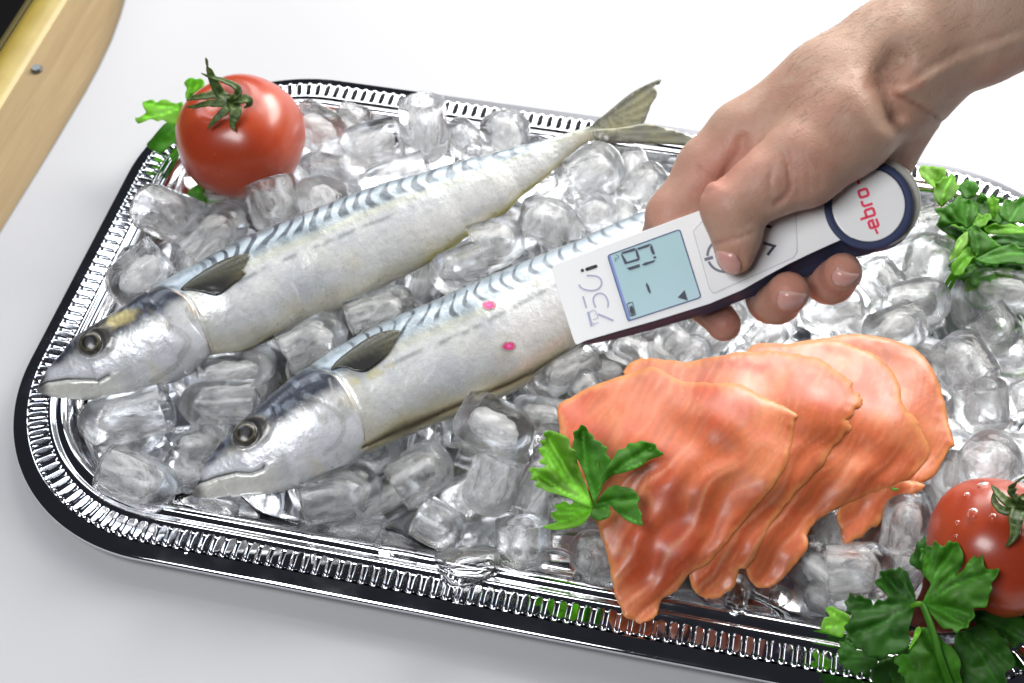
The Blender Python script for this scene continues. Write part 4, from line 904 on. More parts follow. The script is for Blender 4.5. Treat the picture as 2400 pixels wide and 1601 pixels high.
stem(sp2, z9([(1640,1010)])and [(p[0], p[1], z) for p, z in zip(z9([(1645,1015),(1680,1100),(1725,1230),(1765,1380),(1800,1480),(1850,1620)]), (.055,.056,.056,.054,.050,.044))], .0014, .0018, 'mid')
stem(sp2, [(p[0], p[1], z) for p, z in zip(z9([(1580,1040),(1610,1025),(1650,1025)]), (.052,.055,.055))], .0010, .0014)

r2 = lambda p: zz(p, 1800, 360, 3.918)
sp3 = empty('parsley_bunch', P(2330, 590, .03), 'thick bunch of bright curly parsley at the back right of the tray', 'parsley', 'parsley garnish')
U = [((1560,290),[(1380,140),(1400,122),(1432,108),(1470,122),(1510,116),(1560,128),(1605,126),(1640,160),(1632,200),(1650,225),(1600,250),(1560,290),(1530,330),(1480,280),(1440,250),(1392,200)],'pale',.046,.008),
 ((1590,480),[(1600,492),(1560,460),(1535,420),(1522,360),(1540,310),(1538,270),(1580,245),(1600,215),(1650,212),(1690,180),(1712,205),(1726,230),(1722,260),(1745,285),(1758,320),(1730,360),(1705,400),(1660,430)],'light',.050,.008),
 ((1850,400),[(1750,320),(1765,280),(1800,262),(1822,238),(1860,255),(1905,258),(1925,290),(1950,320),(1920,360),(1905,395),(1860,405),(1820,415),(1780,390)],'mid',.044,.004),
 ((1820,690),[(1828,692),(1790,670),(1740,645),(1690,650),(1640,668),(1590,655),(1555,668),(1565,620),(1580,580),(1550,550),(1535,515),(1580,500),(1625,498),(1655,465),(1700,445),(1725,405),(1770,385),(1790,420),(1830,418),(1872,425),(1885,462),(1910,490),(1905,530),(1925,565),(1890,610),(1880,650)],'mid',.056,.006),
 ((1870,670),[(1880,670),(1882,620),(1910,590),(1930,552),(1965,570),(2000,555),(2045,560),(2052,600),(2020,625),(2000,660),(1950,680)],'light',.054,.004),
 ((1990,700),[(1980,690),(2030,660),(2085,638),(2130,655),(2180,655),(2230,648),(2300,670),(2370,660),(2380,740),(2300,735),(2200,745),(2110,745),(2030,735)],'light',.054,.004),
 ((2070,600),[(2060,600),(2040,540),(2012,470),(2010,420),(2040,400),(2060,375),(2090,410),(2125,425),(2110,470),(2125,510),(2100,560),(2085,605)],'light',.052,.008),
 ((2220,620),[(2130,570),(2120,510),(2150,470),(2165,430),(2210,415),(2260,440),(2310,400),(2380,410),(2420,520),(2400,650),(2300,640),(2200,630)],'mid',.050,.004),
 ((1890,690),[(1850,790),(1835,730),(1880,680),(1910,655),(1960,700),(2010,745),(2060,790),(2110,830),(2140,850),(2060,880),(1990,920),(1920,950),(1870,900)],'mid',.058,.000),
 ((1690,960),[(1655,985),(1680,930),(1705,890),(1715,840),(1740,785),(1790,740),(1832,720),(1835,780),(1825,835),(1785,880),(1760,930),(1700,970)],'pale',.060,.006),
 ((1720,1090),[(1688,1010),(1730,960),(1780,900),(1830,865),(1880,870),(1922,890),(1915,935),(1870,970),(1850,1010),(1810,1060),(1790,1105),(1720,1125),(1680,1080)],'light',.054,.004),
 ((1930,990),[(1900,975),(1980,930),(2060,890),(2120,860),(2200,840),(2260,820),(2310,860),(2400,880),(2400,1010),(2300,1020),(2200,1005),(2080,1020),(1960,1005)],'mid',.056,.004),
 ((2060,790),[(2050,760),(2130,745),(2210,738),(2290,760),(2400,755),(2400,870),(2290,850),(2220,832),(2140,835),(2080,825)],'dark',.050,.002),
 ((2100,1040),[(1900,1000),(2000,1020),(2150,1010),(2300,1020),(2400,1000),(2400,1120),(2280,1100),(2150,1090),(2000,1080)],'dark',.040,.000),
 ((1620,700),[(1540,650),(1600,640),(1680,660),(1760,700),(1800,760),(1740,790),(1690,760),(1640,740)],'dark',.036,.002),
 ((2000,640),[(1900,520),(1960,430),(2040,470),(2140,560),(2240,640),(2100,700),(1980,720)],'dark',.040,.002)]
for k, (b_, o_, tone, z0, dz) in enumerate(U): leaf(sp3, r2([b_])[0], r2(o_), tone, z0, dz, 30 + k, 6.)
for k in range(26):
    cxp, cyp = rng.uniform(2260, 2440), rng.uniform(490, 650); a0 = rng.uniform(0, 6.28); r_ = rng.uniform(22, 46)
    ol = [(cxp + r_ * (1 + .28 * math.cos(7 * g + k)) * math.cos(g) * 1.2, cyp + r_ * .8 * (1 + .28 * math.cos(7 * g + k)) * math.sin(g)) for g in np.linspace(0, 6.28, 26)[:-1]]
    leaf(sp3, (cxp - r_ * .9 * math.cos(a0), cyp - r_ * .7 * math.sin(a0)), ol, ['dark', 'mid', 'mid', 'light'][k % 4], rng.uniform(.026, .044), rng.uniform(-.004, .006), 60 + k, 8.)
stem(sp3, [(p[0], p[1], z) for p, z in zip(r2([(1590,1300),(1650,1180),(1720,1060),(1800,880),(1860,700)]), (.030,.040,.048,.052,.056))], .0012, .0010)
stem(sp3, [(p[0], p[1], z) for p, z in zip(r2([(1630,1310),(1690,1200),(1760,1080),(1900,960)]), (.028,.036,.044,.050))], .0012, .0010)

sp4 = empty('parsley_sprig', P(400, 310, .02), 'light green parsley sprig peeking out behind the big tomato', 'parsley', 'parsley garnish')
leaf(sp4, z1([(1300, 690)])[0], z1([(1290,695),(1275,650),(1285,610),(1268,575),(1290,545),(1320,535),(1350,545),(1380,540),(1405,560),(1408,600),(1420,640),(1350,680)]), 'light', .046, .010, 90)
leaf(sp4, z1([(1250, 745)])[0], z1([(1260,710),(1220,712),(1180,705),(1150,690),(1110,688),(1075,705),(1050,685),(1010,695),(980,710),(990,745),(1005,775),(960,810),(930,815),(950,850),(1000,835),(1040,820),(1085,835),(1120,825),(1160,850),(1205,855),(1250,830)]), 'light', .036, .004, 91)
leaf(sp4, z1([(1220, 880)])[0], z1([(1230,840),(1180,850),(1140,850),(1090,900),(1050,950),(1010,1000),(1060,1040),(1120,1050),(1180,1000),(1240,960)]), 'mid', .028, .000, 92)
leaf(sp4, z1([(1420, 1300)])[0], z1([(1290,1330),(1330,1290),(1390,1265),(1460,1290),(1530,1320),(1540,1360),(1480,1400),(1400,1390),(1330,1370)]), 'mid', .022, .002, 93)
leaf(sp4, z1([(1190, 1060)])[0], z1([(1170,1060),(1210,1010),(1250,1000),(1240,1050),(1210,1100),(1185,1110)]), 'mid', .024, .004, 94)
stem(sp4, [(460, 330, .02), (430, 275, .034), (442, 235, .045), (450, 215, .052)], .0012, .0009)
cr = empty('parsley_crumb', P(2098, 1147, .046), 'tiny green parsley crumb on the ice cube left of small tomato', 'parsley crumb')
leaf(cr, z9([(1440, 232)])[0], z9([(1432,225),(1448,218),(1462,232),(1482,228),(1484,240),(1460,246),(1440,242)]), 'mid', .0475, .001, 95, 3., .0005)

# ------------------------------------------------------------------ infrared thermometer held over the tray
ND = RM @ (lambda q: q / np.linalg.norm(q))(np.array([-.10, -.20, -1.0]))
D0 = PD(1700., 640., .600)
def PV(px, py, off=0.):
    """point of the device's face plane (moved out by off metres) on the ray of a pixel"""
    px = np.asarray(px, float); py = np.asarray(py, float); d = ray(px, py)
    t = ((D0 + ND * off - CAM) @ ND) / (d @ ND); return CAM + d * t[..., None]
def depth_of(px, py): return float((PV(px, py) - CAM) @ FWD)
t = NT('white_plastic'); t.set(Base_Color=(.86, .865, .87), Roughness=.32, Coat_Weight=.2, Coat_Roughness=.2); t.bump(t.noise(1500, 2), .03, .0003); M_WPL = t.m
t = NT('keypad_film'); t.set(Base_Color=(.79, .795, .81), Roughness=.4); t.bump(t.noise(1800, 2), .05, .0003); M_KEY = t.m
t = NT('navy_plastic'); t.set(Base_Color=(.046, .058, .120), Roughness=.55, Specular_IOR_Level=.12); t.bump(t.noise(2000, 2), .06, .0003); M_NAVY = t.m
t = NT('lcd_glass'); co = t.coord('Object')
t.set(Base_Color=t.ramp(t.noise(18, 1, .4, co), [(.3, lin(176, 208, 214)), (.7, lin(196, 222, 232))]), Roughness=.16, Coat_Weight=.4, Coat_Roughness=.05); M_LCD = t.m
M_LCDB = simple('lcd_bezel', lin(70, 80, 120), .3); M_INK = simple('lcd_segment_ink', lin(62, 66, 82), .5); M_BLK = simple('black_print', lin(25, 25, 28), .5)
M_GRY = simple('grey_blue_print', lin(166, 170, 196), .5); M_GRD = simple('dark_grey_print', lin(110, 114, 130), .5); M_KEYL = simple('grey_keyline', lin(175, 176, 178), .5)
M_CHEV = simple('navy_print', lin(60, 62, 76), .5); M_PINK = simple('pink_print', lin(232, 66, 100), .5)
t = NT('clear_rim'); t.set(Base_Color=(.62, .62, .56), Roughness=.12, Coat_Weight=.6, Specular_IOR_Level=.7); M_RIM = t.m

dev = empty('infrared_thermometer', PV(1700, 640, -.01), 'white and navy infrared thermometer with LCD and round pink logo disc held in the hand', 'thermometer')
def prism(name, poly, off0, off1, mat, parent=dev, bev=.0008, inset=0):
    pl = np.asarray(poly, float); n = len(pl)
    V = np.vstack([PV(pl[:, 0], pl[:, 1], off0), PV(pl[:, 0], pl[:, 1], off1)]); F = [list(range(n)), list(range(2 * n - 1, n - 1, -1))] + [[k + n, (k + 1) % n + n, (k + 1) % n, k] for k in range(n)]
    o = obj(name, V, F, mat, parent, smooth=False)
    bm = bmesh.new(); bm.from_mesh(o.data); bmesh.ops.recalc_face_normals(bm, faces=bm.faces); bm.to_mesh(o.data); bm.free()
    if bev:
        b = o.modifiers.new('b', 'BEVEL'); b.width = bev; b.segments = 3; b.limit_method = 'ANGLE'; b.angle_limit = .9
    return o
def flatpoly(name, polys, off, mat, parent=dev, th=.00012):
    parts = []
    for pl in polys:
        pl = np.asarray(pl, float)[:, :2]; n = len(pl)
        V = np.vstack([PV(pl[:, 0], pl[:, 1], off), PV(pl[:, 0], pl[:, 1], off - th)])
        parts.append((V, [list(range(n)), list(range(2 * n - 1, n - 1, -1))] + [[k + n, (k + 1) % n + n, (k + 1) % n, k] for k in range(n)]))
    v, f = join(parts); o = obj(name, v, f, mat, parent, smooth=False)
    bm = bmesh.new(); bm.from_mesh(o.data); bmesh.ops.recalc_face_normals(bm, faces=bm.faces); bm.to_mesh(o.data); bm.free(); return o
def ribbon(pts, w, closed=False):
    """flat stroke as quads"""
    p = np.asarray(pts, float); n = len(p); out = []
    if closed: p = np.vstack([p, p[:1]]); n += 1
    nrm = []
    for k in range(n):
        a = p[k] - p[k - 1] if k > 0 else (p[k] - p[k - 1 - 1] if closed else p[k + 1] - p[k]); b = p[k + 1] - p[k] if k < n - 1 else (p[1] - p[0] if closed else a)
        if k == 0 and closed: a = p[0] - p[-2]
        a = a / (np.linalg.norm(a) + 1e-9); b = b / (np.linalg.norm(b) + 1e-9); t_ = a + b; t_ /= np.linalg.norm(t_) + 1e-9
        m_ = np.array([-t_[1], t_[0]]); s_ = 1 / max(.45, abs(m_ @ np.array([-a[1], a[0]]))); nrm.append(m_ * s_ * w / 2)
    L = p + nrm; R_ = p - nrm
    return [[L[k], L[k + 1], R_[k + 1], R_[k]] for k in range(n - 1)]
def arc(cx, cy, rx, ry, a0, a1, n=16): return [(cx + rx * math.cos(math.radians(a)), cy + ry * math.sin(math.radians(a))) for a in np.linspace(a0, a1, n)]
r1 = lambda p: zz(p, 1280, 480, 3.918)
RC = (2036, 481)
white = crom([(1352,808),(1346,800),(1330,752),(1310,690),(1296,640),(1295,630),(1300,621),(1312,615)], 4, False).tolist() + [(1423,573),(1510,541),(1642,493),(1780,446),(1880,418),(1950,402),(2030,400),(2050,480),(2010,556),(1971,562),(1902,593),(1850,618),(1800,645),(1739,680),(1663,712),(1535,752),(1450,776),(1372,799)]
prism('white_shell', white, 0, -.007, M_WPL, bev=.0011)
# navy body: loft from the edge of the white face to the underside outline
A = [(1352,808),(1400,794),(1450,779),(1535,755),(1663,715),(1739,683),(1800,648),(1850,621),(1902,596),(1971,565)] + [(RC[0] + 104 * math.cos(math.radians(a)), RC[1] + 104 * math.sin(math.radians(a))) for a in range(90, -111, -12)] + [(1930,420),(1800,455),(1642,500),(1450,570),(1320,622),(1302,650)]
B = [(1378,808),(1410,802),(1455,792),(1535,771),(1660,734),(1745,702),(1815,677),(1865,658),(1925,637),(2010,603)] + [(RC[0] + 13 + 103 * math.cos(math.radians(a)), RC[1] + 6 + 103 * math.sin(math.radians(a))) for a in range(75, -111, -11)][:17] + [(1945,440),(1810,470),(1650,515),(1460,585),(1340,640),(1330,670)]
assert len(A) == len(B), (len(A), len(B))
A = np.array(A, float); B = np.array(B, float); n = len(A); rows = [(A, -.0012), (A, -.004), (A * .5 + B * .5, -.011), (B, -.017), (B * .94 + B.mean(0) * .06, -.020)]
V = np.vstack([PV(q[:, 0], q[:, 1], o_) for q, o_ in rows]); F = [list(q) for q in grid_faces(5, n, True)] + [list(range(n)), list(range(4 * n, 5 * n))]
o = obj('navy_body', V, F, M_NAVY, dev, smooth=False); bm = bmesh.new(); bm.from_mesh(o.data); bmesh.ops.recalc_face_normals(bm, faces=bm.faces); bm.to_mesh(o.data); bm.free()
b_ = o.modifiers.new('b', 'BEVEL'); b_.width = .0012; b_.segments = 2; b_.limit_method = 'ANGLE'; b_.angle_limit = .7
circ = lambda c, r, n=72: [(c[0] + r * math.cos(2 * math.pi * k / n), c[1] + r * math.sin(2 * math.pi * k / n)) for k in range(n)]
prism('clear_end_rim', circ((2053, 474), 106), -.0055, -.0125, M_RIM, bev=.0015)
# raised navy ring
n = 96; rows = []
for rr, of in ((105, -.003), (105, .0006), (103.5, .0013), (100.5, .0017), (92, .0017), (88.5, .0013), (86.5, .0006), (86, -.001)):
    c = np.array(circ(RC, rr, n)); rows.append(PV(c[:, 0], c[:, 1], of))
o = obj('head_ring', np.vstack(rows), grid_faces(8, n, True), M_NAVY, dev)
disc = prism('logo_disc', circ(RC, 85.5, 96), .0008, -.001, M_WPL, bev=.0005)
# logo letters
o_ = np.array((1030, 672)); tx = np.array((-.31, -.95)); ty = np.array((-.95, .31)); gl = []
def G(x0, strokes, w=25):
    for cl, pts in strokes:
        gl.extend(ribbon([o_ + tx * (x0 + p[0]) + ty * p[1] for p in pts], w, cl))
G(0, [(False, [(84, 12), (22, 10), (12, 22), (12, 78), (22, 90), (68, 90), (78, 78), (78, 50), (12, 50)])])
G(108, [(False, [(12, 152), (12, 20), (22, 10), (68, 10), (78, 22), (78, 78), (68, 90), (12, 90)])])
G(212, [(False, [(12, 0), (12, 78), (24, 90), (66, 90)])])
G(296, [(True, [(22, 10), (68, 10), (78, 22), (78, 78), (68, 90), (22, 90), (12, 78), (12, 22)])])
gl += ribbon([(985, 690), (1008, 738)], 22); gl += ribbon([(818, 234), (838, 280)], 22); gl.append(circ((783, 220), 15, 14))
flatpoly('logo_lettering', [r2(g) for g in gl], .00095, M_PINK, disc)
# LCD
def quadgrow(q, d): q = np.array(q, float); c = q.mean(0); return (q + (q - c) / np.linalg.norm(q - c, axis=1)[:, None] * d).tolist()
def roundq(q, r, n=5):
    q = np.array(q, float); out = []; m = len(q)
    for k in range(m):
        a = q[k - 1] - q[k]; b = q[(k + 1) % m] - q[k]; a = a / np.linalg.norm(a) * r; b = b / np.linalg.norm(b) * r
        for s in np.linspace(0, 1, n): out.append(q[k] + a * (1 - s) ** 2 + b * s ** 2)
    return out
LQ = r1([(563, 466), (1226, 226), (1422, 850), (752, 1068)])
lcd = flatpoly('lcd_screen', [roundq(LQ, 7)], .00025, M_LCD)
bz = ribbon(roundq(LQ, 7), 2.6, True); flatpoly('lcd_bezel', bz, .00034, M_LCDB, lcd)
flatpoly('lcd_shadow_edge', ribbon([(q[0] + 3.5, q[1]) for q in (LQ[0], LQ[3])], 7), .00030, simple('lcd_edge_blue', lin(132, 146, 208), .3), lcd)
segs = [[(688,440),(700,455),(745,525),(722,548),(690,470)], [(690,436),(704,452),(812,424),(822,400),(808,398)], [(722,548),(746,522),(842,492),(862,500),(848,512)],
        [(824,400),(838,420),(862,490),(850,500),(830,475),(818,420)], [(832,398),(845,416),(935,388),(966,362),(950,358)], [(952,388),(972,364),(1000,452),(980,460),(962,428)], 
        [(984,478),(1006,470),(1014,486),(990,498)], [(738,580),(858,544),(862,572),(768,602)], [(876,552),(905,532),(1004,506),(990,528),(905,560)],
        [(920,712),(942,742),(962,800),(956,820),(936,796),(916,738)], [(1207,852),(1272,782),(1302,880)]]
flatpoly('lcd_digits', [r1(s_) for s_ in segs], .00040, M_INK, lcd)
bat = ribbon([(742,912),(792,894),(822,1006),(772,1022)], 7, True) + [[(764,935),(790,925),(806,960),(770,990)], [(768,962),(800,948),(815,1000),(780,1012)]] + ribbon([(752,905),(772,898)], 9) + ribbon([(786,1018),(808,1012)], 12)
bat += ribbon(arc(645, 478, 20, 16, 150, -100, 14), 5) + ribbon(arc(638, 511, 6, 6, 0, 330, 8), 4)
flatpoly('lcd_icons', [r1(s_) for s_ in bat], .00040, M_INK, lcd)
# keypad film with keyline and symbols
KP = roundq([(1645,516),(1790,462),(1862,478),(1868,590),(1664,688)], 10)
KPq = [r1([(1350,240)])[0], r1([(1440,140)])[0], (1790,464), (1865,484), r2([(268,900)])[0], r2([(235,955)])[0], r2([(0,1062)])[0], r1([(1560,804)])[0], r1([(1525,808)])[0], r1([(1500,770)])[0]]
key = flatpoly('keypad', [crom(KPq, 1)], .00020, M_KEY); flatpoly('keypad_outline', ribbon(KPq, 1.2, True), .00030, M_KEYL, key)
pw = ribbon(arc(1640, 465, 158, 150, 232, 178, 12), 24) + ribbon(arc(1640, 465, 158, 150, 158, 70, 16), 24) + ribbon([(1455, 504), (1532, 482)], 30)
flatpoly('power_symbol', [r1(s_) for s_ in pw], .00030, M_GRD, key)
ch = ribbon([(1996, 350), (2096, 380), (2032, 462)], 26) + ribbon([(2034, 92), (1972, 182), (2068, 206)], 26)
flatpoly('arrow_symbols', [r1(s_) for s_ in ch], .00030, M_CHEV, key)
# model print on the nose
num = ribbon([(384, 982), (418, 1116)], 22) + ribbon([(472, 1004), (540, 1030), (616, 1064)], 20) + ribbon([(338, 840), (370, 948)], 16)
num += ribbon(crom([(455, 942), (437, 900), (434, 858), (455, 826), (495, 812), (535, 828), (560, 866), (570, 905), (566, 942)], 5, False), 15)
num += ribbon(crom([(300, 732), (322, 762), (366, 782), (422, 788), (474, 774), (504, 742), (508, 702), (486, 668), (442, 652), (372, 650)], 5, False), 16)
flatpoly('model_number', [r1(s_) for s_ in num], .00014, M_GRY)
tlc = ribbon([(424, 1078), (444, 1112)], 6) + ribbon([(434, 1096), (482, 1080)], 6) + ribbon([(430, 1054), (474, 1042), (466, 1014)], 6) + ribbon(arc(432, 990, 30, 20, 60, -190, 12), 6)
flatpoly('model_letters', [r1(s_) for s_ in tlc], .00014, M_GRY)
ii_ = ribbon(crom([(375, 592), (415, 579), (456, 566)], 3, False), 33) + [circ((375, 592), 16.5, 16), circ((456, 566), 16.5, 16), circ((333, 603), 16, 16)]
flatpoly('letter_i', [r1(s_) for s_ in ii_], .00014, M_BLK)

# ------------------------------------------------------------------ the hand: one implicit surface, meshed with surface nets
def c3(px, py, dz):
    z = depth_of(px, py) * 1000 + dz
    return np.array([(px - CX) / FPX * z, (py - CY) / FPX * z, z])
HS = 1.25
lo_ = np.array([(1420 - CX) / FPX * 600, (-260 - CY) / FPX * 600, 545.]); hi_ = np.array([(2760 - CX) / FPX * 640, (830 - CY) / FPX * 640, 675.])
gx, gy, gz = [np.arange(lo_[k], hi_[k], HS, dtype=np.float32) for k in range(3)]
X_, Y_, Z_ = np.meshgrid(gx, gy, gz, indexing='ij')
def cone(a, b, ra, rb, e=1.):
    a = c3(*a).astype(np.float32); b = c3(*b).astype(np.float32); d = b - a; L2 = float(d @ d)
    h = np.clip(((X_ - a[0]) * d[0] + (Y_ - a[1]) * d[1] + (Z_ - a[2]) * d[2]) / L2, 0, 1)
    return np.sqrt((X_ - a[0] - h * d[0]) ** 2 + (Y_ - a[1] - h * d[1]) ** 2 + ((Z_ - a[2] - h * d[2]) * e) ** 2) - (ra + (rb - ra) * h)
def smin(a, b, k):
    h = np.clip(.5 + .5 * (b - a) / k, 0, 1); return b + (a - b) * h - k * h * (1 - h)
# forearm and wrist
D = cone((2620, -150, 2), (2300, 18, 4), 37, 31, 1.15)
D = smin(D, cone((2300, 18, 4), (2105, 148, 6), 31, 26.5, 1.2), 8)
# back of the hand towards the forefinger knuckle, and the thumb's ball
D = smin(D, cone((2095, 150, 5), (1955, 220, 4), 25.5, 23.0), 12)
D = smin(D, cone((1955, 220, 4), (1752, 330, 10), 23.0, 17.8), 10)
D = smin(D, cone((2060, 230, 4), (1965, 300, -10), 22, 20.5), 12)
D = smin(D, cone((2118, 205, 16), (2058, 345, 30), 21, 18.5), 9)          # heel of the hand behind the device head
D = smin(D, cone((1920, 330, 34), (1800, 420, 38), 20, 14), 10)           # palm behind the device
# thumb
T = cone((1985, 300, -10), (1880, 385, -14), 20.0, 17.2)
T = smin(T, cone((1880, 385, -14), (1792, 432, -15), 17.0, 13.6), 7)
T = smin(T, cone((1792, 432, -15), (1717, 484, -14.5), 13.4, 12.9), 6)
T = smin(T, cone((1717, 488, -14.5), (1726, 552, -11.5), 12.4, 9.9), 5)
T = smin(T, cone((1726, 552, -11.5), (1722, 600, -9.5), 9.9, 7.9), 4)
D = smin(D, T, 7)
# forefinger: knuckle, bend, then behind the device to its hanging tip
I = cone((1752, 330, 10), (1662, 395, 12), 17.4, 13.6)
I = smin(I, cone((1662, 395, 12), (1580, 505, 14), 13.4, 11.6), 5)
I = smin(I, cone((1580, 505, 14), (1560, 560, 26), 11.6, 10.2), 5)
I = smin(I, cone((1560, 560, 28), (1648, 705, 36), 9.8, 8.6), 5)
I = smin(I, cone((1648, 705, 36), (1696, 760, 33), 8.5, 7.7), 3)
D = smin(D, I, 6)
# middle and ring fingers curling round the underside
for pts in ([(1830, 430, 38, 12), (1750, 590, 44, 10.5), (1806, 706, 30, 9.2), (1822, 706, 20, 9.4), (1848, 686, 6, 8.9)],
            [(1950, 420, 40, 12), (1880, 560, 46, 10.5), (1940, 662, 30, 8.8), (1952, 660, 20, 9.0), (1974, 640, 6, 8.6)]):
    f_ = None
    for a, b in zip(pts[:-1], pts[1:]):
        q = cone(a[:3], b[:3], a[3], b[3]); f_ = q if f_ is None else smin(f_, q, 4)
    D = smin(D, f_, 3)
# creases, tendons and folds on the side that faces the viewer
gradz = np.gradient(D, HS, axis=2); sel = np.where((np.abs(D) < 6) & (gradz < .25)); px_ = X_[sel] / Z_[sel] * FPX + CX; py_ = Y_[sel] / Z_[sel] * FPX + CY
z3 = lambda p: zz(p, 1600, 0, 2.936); add = np.zeros(len(px_), np.float32)
for pts, w, amp in [
    (z3([(1480,420),(1400,500),(1370,600),(1400,700),(1440,790)]), 34, 6.0), (z3([(1440,560),(1560,580),(1700,470),(1900,360),(2349,200)]), 11, 1.3),
    (z3([(1500,640),(1650,560),(1900,420),(2349,250)]), 16, -1.6), (z3([(1480,660),(1620,720),(1720,790),(1790,850)]), 5, 1.4), (z3([(1690,640),(1780,690),(1830,730)]), 4, .8),
    (z3([(1180,560),(1250,900),(1180,1100)]), 40, -.8),
    (z3([(630,1395),(690,1370),(735,1300),(735,1190),(710,1060)]), 6, 1.5), (z3([(600,1390),(610,1330),(600,1240),(625,1150)]), 5, .9), (z3([(800,1340),(800,1240),(780,1120)]), 5, .7),
    (z3([(860,1330),(870,1230),(850,1120)]), 5, .6), (z3([(930,1290),(950,1200),(930,1110)]), 6, .5), (z3([(660,1385),(690,1290),(670,1170)]), 4, .6),
    (z3([(410,960),(400,1040),(340,1120),(280,1230)]), 14, 2.2), (z3([(95,1150),(170,1210),(260,1260)]), 5, 1.0), (z3([(60,1290),(150,1330),(230,1300)]), 5, .6),
    (r1([(1560,350),(1640,330),(1760,300),(1900,240)]), 5, 1.0), (r1([(1600,285),(1720,270),(1860,200)]), 4, .45), (r1([(1640,235),(1760,225),(1900,150)]), 4, .35),
    (r1([(1770,440),(1790,500),(1800,560),(1770,620)]), 5, .8), (r1([(1370,1030),(1430,1080),(1500,1180)]), 4, .5),
    (r1([(2000,860),(2060,800),(2150,760)]), 4, .35), (r2([(480,1090),(560,1020),(660,980)]), 4, .35)]:
    d, _ = segdist(px_, py_, pts); add += (amp * np.exp(-(d / w) ** 2)).astype(np.float32)
add += .35 * fbm(np.c_[px_ / 45, py_ / 45], 3, 5).astype(np.float32)
D[sel] += add
def surfnet(D, org, h):
    s = D < 0; nx, ny, nz = D.shape
    acc = np.zeros((nx - 1, ny - 1, nz - 1, 3), np.float32); cnt = np.zeros((nx - 1, ny - 1, nz - 1), np.float32)
    C = lambda a, b, c: (slice(a, nx - 1 + a), slice(b, ny - 1 + b), slice(c, nz - 1 + c))
    for ax in range(3):
        for u in (0, 1):
            for v in (0, 1):
                o0 = [u, v]; o0.insert(ax, 0); o1 = list(o0); o1[ax] = 1
                d0 = D[C(*o0)]; d1 = D[C(*o1)]; m = (d0 < 0) != (d1 < 0); t_ = np.where(m, d0 / np.where(m, d0 - d1, 1), 0)
                for k in range(3): acc[..., k] += np.where(m, (t_ if k == ax else o0[k]), 0)
                cnt += m
    idx = -np.ones(cnt.shape, np.int64); m = cnt > 0; cells = np.argwhere(m); idx[m] = np.arange(len(cells))
    V = org + (cells + acc[m] / cnt[m][:, None]) * h; F = []
    for ax in range(3):
        a = [slice(1, -1)] * 3; a[ax] = slice(0, -1); b = [slice(1, -1)] * 3; b[ax] = slice(1, None)
        s0 = s[tuple(a)]; s1 = s[tuple(b)]; e = np.argwhere(s0 != s1)
        if not len(e): continue
        flip = s0[tuple(e.T)]; g = e.copy(); 
        for k in range(3):
            if k != ax: g[:, k] += 1
        u, w = [k for k in range(3) if k != ax]; q = []
        for du, dw in ((0, 0), (1, 0), (1, 1), (0, 1)):
            c_ = g.copy(); c_[:, u] -= du; c_[:, w] -= dw; q.append(idx[tuple(c_.T)])
        q = np.stack(q, 1); q = np.where((flip if ax != 1 else ~flip)[:, None], q, q[:, ::-1]); F.append(q)
    return V, np.concatenate(F)
HV, HF = surfnet(D, lo_, HS); HF = HF[(HF >= 0).all(1)]
hw_ = CAM + (HV / 1000) @ RM.T
hx = HV[:, 0] / HV[:, 2] * FPX + CX; hy = HV[:, 1] / HV[:, 2] * FPX + CY
# skin tone with redder knuckles, nails' surrounds and thumb
sc_ = lin(190, 157, 138); skin = np.zeros((len(HV), 3)); skin[:] = sc_
skin = mix(skin, lin(184, 142, 124), sstep(-.1, .35, fbm(HV / 26, 4, 3)))
skin = mix(skin, lin(198, 172, 154), .6 * sstep(0, .4, fbm(HV / 14, 4, 8)))
for cx_, cy_, r_, s_ in ((1660, 420, 80, .6), (1730, 350, 70, .4), (1840, 690, 75, .65), (1965, 640, 75, .65), (1690, 760, 70, .7), (1720, 600, 50, .3), (1560, 500, 60, .4), (1850, 430, 90, .3)):
    skin = mix(skin, lin(204, 132, 118), s_ * np.exp(-((hx - cx_) ** 2 + (hy - cy_) ** 2) / r_ ** 2))
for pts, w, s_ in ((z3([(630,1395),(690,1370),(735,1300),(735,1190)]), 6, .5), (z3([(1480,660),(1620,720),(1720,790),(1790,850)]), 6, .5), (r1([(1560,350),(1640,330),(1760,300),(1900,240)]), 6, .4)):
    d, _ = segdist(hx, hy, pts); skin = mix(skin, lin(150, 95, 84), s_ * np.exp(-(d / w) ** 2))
skin = mix(skin, lin(214, 176, 120), .6 * np.exp(-((hx - 1722) ** 2 + (hy - 634) ** 2) / 26 ** 2))
skin *= np.array((.90, .89, .87))
t = NT('skin'); co = t.coord('Object'); c = t.mixc(.5, t.attr(), t.mixc(t.noise(300, 5, .65, co), (.74, .68, .65), (1.18, 1.14, 1.12)), 'MULTIPLY')
t.set(Base_Color=c, Roughness=.5, Subsurface_Weight=.22, Subsurface_Radius=(.006, .0024, .0014), Subsurface_Scale=.6, Specular_IOR_Level=.4)
vo = t.node('ShaderNodeTexVoronoi'); vo.inputs['Scale'].default_value = 900; t.link(co, vo.inputs['Vector'])
t.bump(t.math('ADD', t.math('MULTIPLY', vo.outputs['Distance'], .6), t.noise(240, 4, .6, co)), .3, .0006); M_SKIN = t.m
hand = obj('person', hw_, HF, M_SKIN, None, skin, loc=PV(2000, 250, -.01))
tag(hand, 'bare right hand and hairy forearm reaching in from the upper right, gripping the thermometer', 'person')
s_ = hand.modifiers.new('s', 'SMOOTH'); s_.factor = .5; s_.iterations = 3
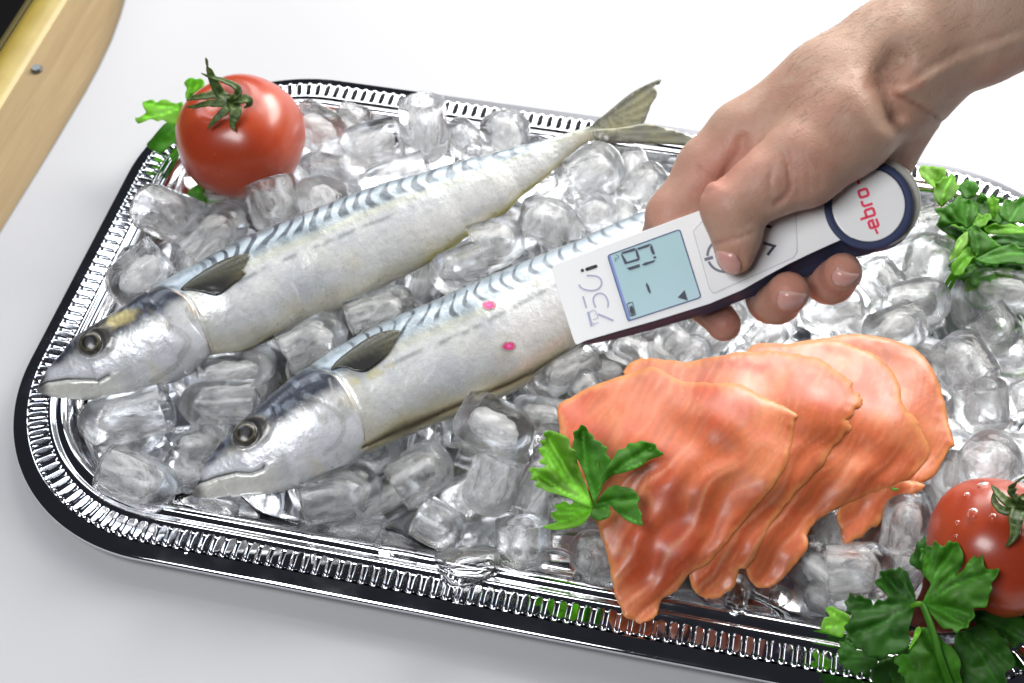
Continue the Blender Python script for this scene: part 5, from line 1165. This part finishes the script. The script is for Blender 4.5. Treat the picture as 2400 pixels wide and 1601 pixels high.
# nails: thin curved plates fitted to the skin under them
t = NT('fingernail'); t.set(Base_Color=t.attr(), Roughness=.28, Coat_Weight=.3, Subsurface_Weight=.15, Subsurface_Radius=(.003, .001, .001)); M_NAIL = t.m
fr_ = HV[:, 2]
def nail(outl, free, lab=None):
    pl = crom(outl, 5); v, f = cdt(pl, 3.2, seed=2); c = v.mean(0); m = np.where((np.abs(hx - c[0]) < 60) & (np.abs(hy - c[1]) < 60))[0]
    zf = fr_[m].min(); m = m[fr_[m] < zf + 9]
    qx = np.stack([hx[m], hy[m], fr_[m]], 1); dd = np.hypot(qx[:, 0] - c[0], qx[:, 1] - c[1]); qx = qx[dd < np.ptp(v, 0).max() * .62]
    bs = lambda x, y: np.stack([np.ones_like(x), x, y, x * x, x * y, y * y], 1)
    co_ = np.linalg.lstsq(bs(qx[:, 0] - c[0], qx[:, 1] - c[1]), qx[:, 2], rcond=None)[0]
    d, _ = segdist(v[:, 0], v[:, 1], np.vstack([pl, pl[:1]])); z = bs(v[:, 0] - c[0], v[:, 1] - c[1]) @ co_ - .25 - .55 * np.clip(d / 8, 0, 1)
    col = np.zeros((len(v), 3)); col[:] = lin(206, 152, 142); df, _ = segdist(v[:, 0], v[:, 1], free)
    col = mix(col, lin(222, 190, 178), .8 * sstep(7, 3, df)); col = mix(col, lin(214, 172, 162), .5 * sstep(9, 0, d))
    col *= (1 + .08 * fbm(v / 7, 2, 4))[:, None]
    o = obj('fingernail', PD(v[:, 0], v[:, 1], z / 1000), f, M_NAIL, hand, col); s_ = o.modifiers.new('s', 'SOLIDIFY'); s_.thickness = .0005
nail(r2([(118,1262),(150,1268),(220,1272),(290,1285),(352,1288),(330,1340),(290,1395),(230,1430),(160,1440),(110,1420),(86,1370),(92,1310)]), r2([(118,1262),(220,1272),(352,1290)]))
nail(r2([(640,1040),(665,1070),(720,1092),(780,1105),(828,1108),(800,1150),(760,1190),(705,1218),(640,1210),(600,1180),(586,1130),(605,1080)]), r2([(640,1040),(720,1092),(828,1110)]))
nail(r1([(1572,430),(1600,424),(1660,440),(1720,452),(1752,480),(1780,530),(1785,580),(1765,622),(1715,632),(1665,622),(1625,590),(1592,540),(1572,480)]), r1([(1660,628),(1715,634),(1770,620)]))
# fine dark hairs on wrist and forearm
hn = np.zeros_like(hw_); tri = HF
fn = np.cross(hw_[tri[:, 1]] - hw_[tri[:, 0]], hw_[tri[:, 2]] - hw_[tri[:, 0]])
for k in range(4): np.add.at(hn, tri[:, k], fn)
hn /= np.linalg.norm(hn, axis=1)[:, None] + 1e-12
cand = np.where((hx > 1850) & (hx < 2450) & (hy > -60) & (hy < 330) & (hn @ FWD < .2) & (hy < -.62 * (hx - 2130) + 170))[0]
parts = []; dirs = PD(1900., 230., .6) - PD(2300., 0., .6); dirs /= np.linalg.norm(dirs)
for k in rng.choice(cand, 300, replace=False):
    L = rng.uniform(.003, .008); p0 = hw_[k]; a = dirs + rng.normal(0, .28, 3); a -= hn[k] * (a @ hn[k]); a /= np.linalg.norm(a)
    pts = np.array([p0 + a * L * s + hn[k] * (.0001 + L * (.30 * s - .26 * s * s)) for s in (0, .35, .7, 1)]); parts.append(tube(pts, [.00004, .000035, .000025, .00001], 3, False))
v, f = join(parts); tag(obj('arm_hair', v, f, simple('hair_brown', (.045, .028, .02), .5), hand), kind='stuff')
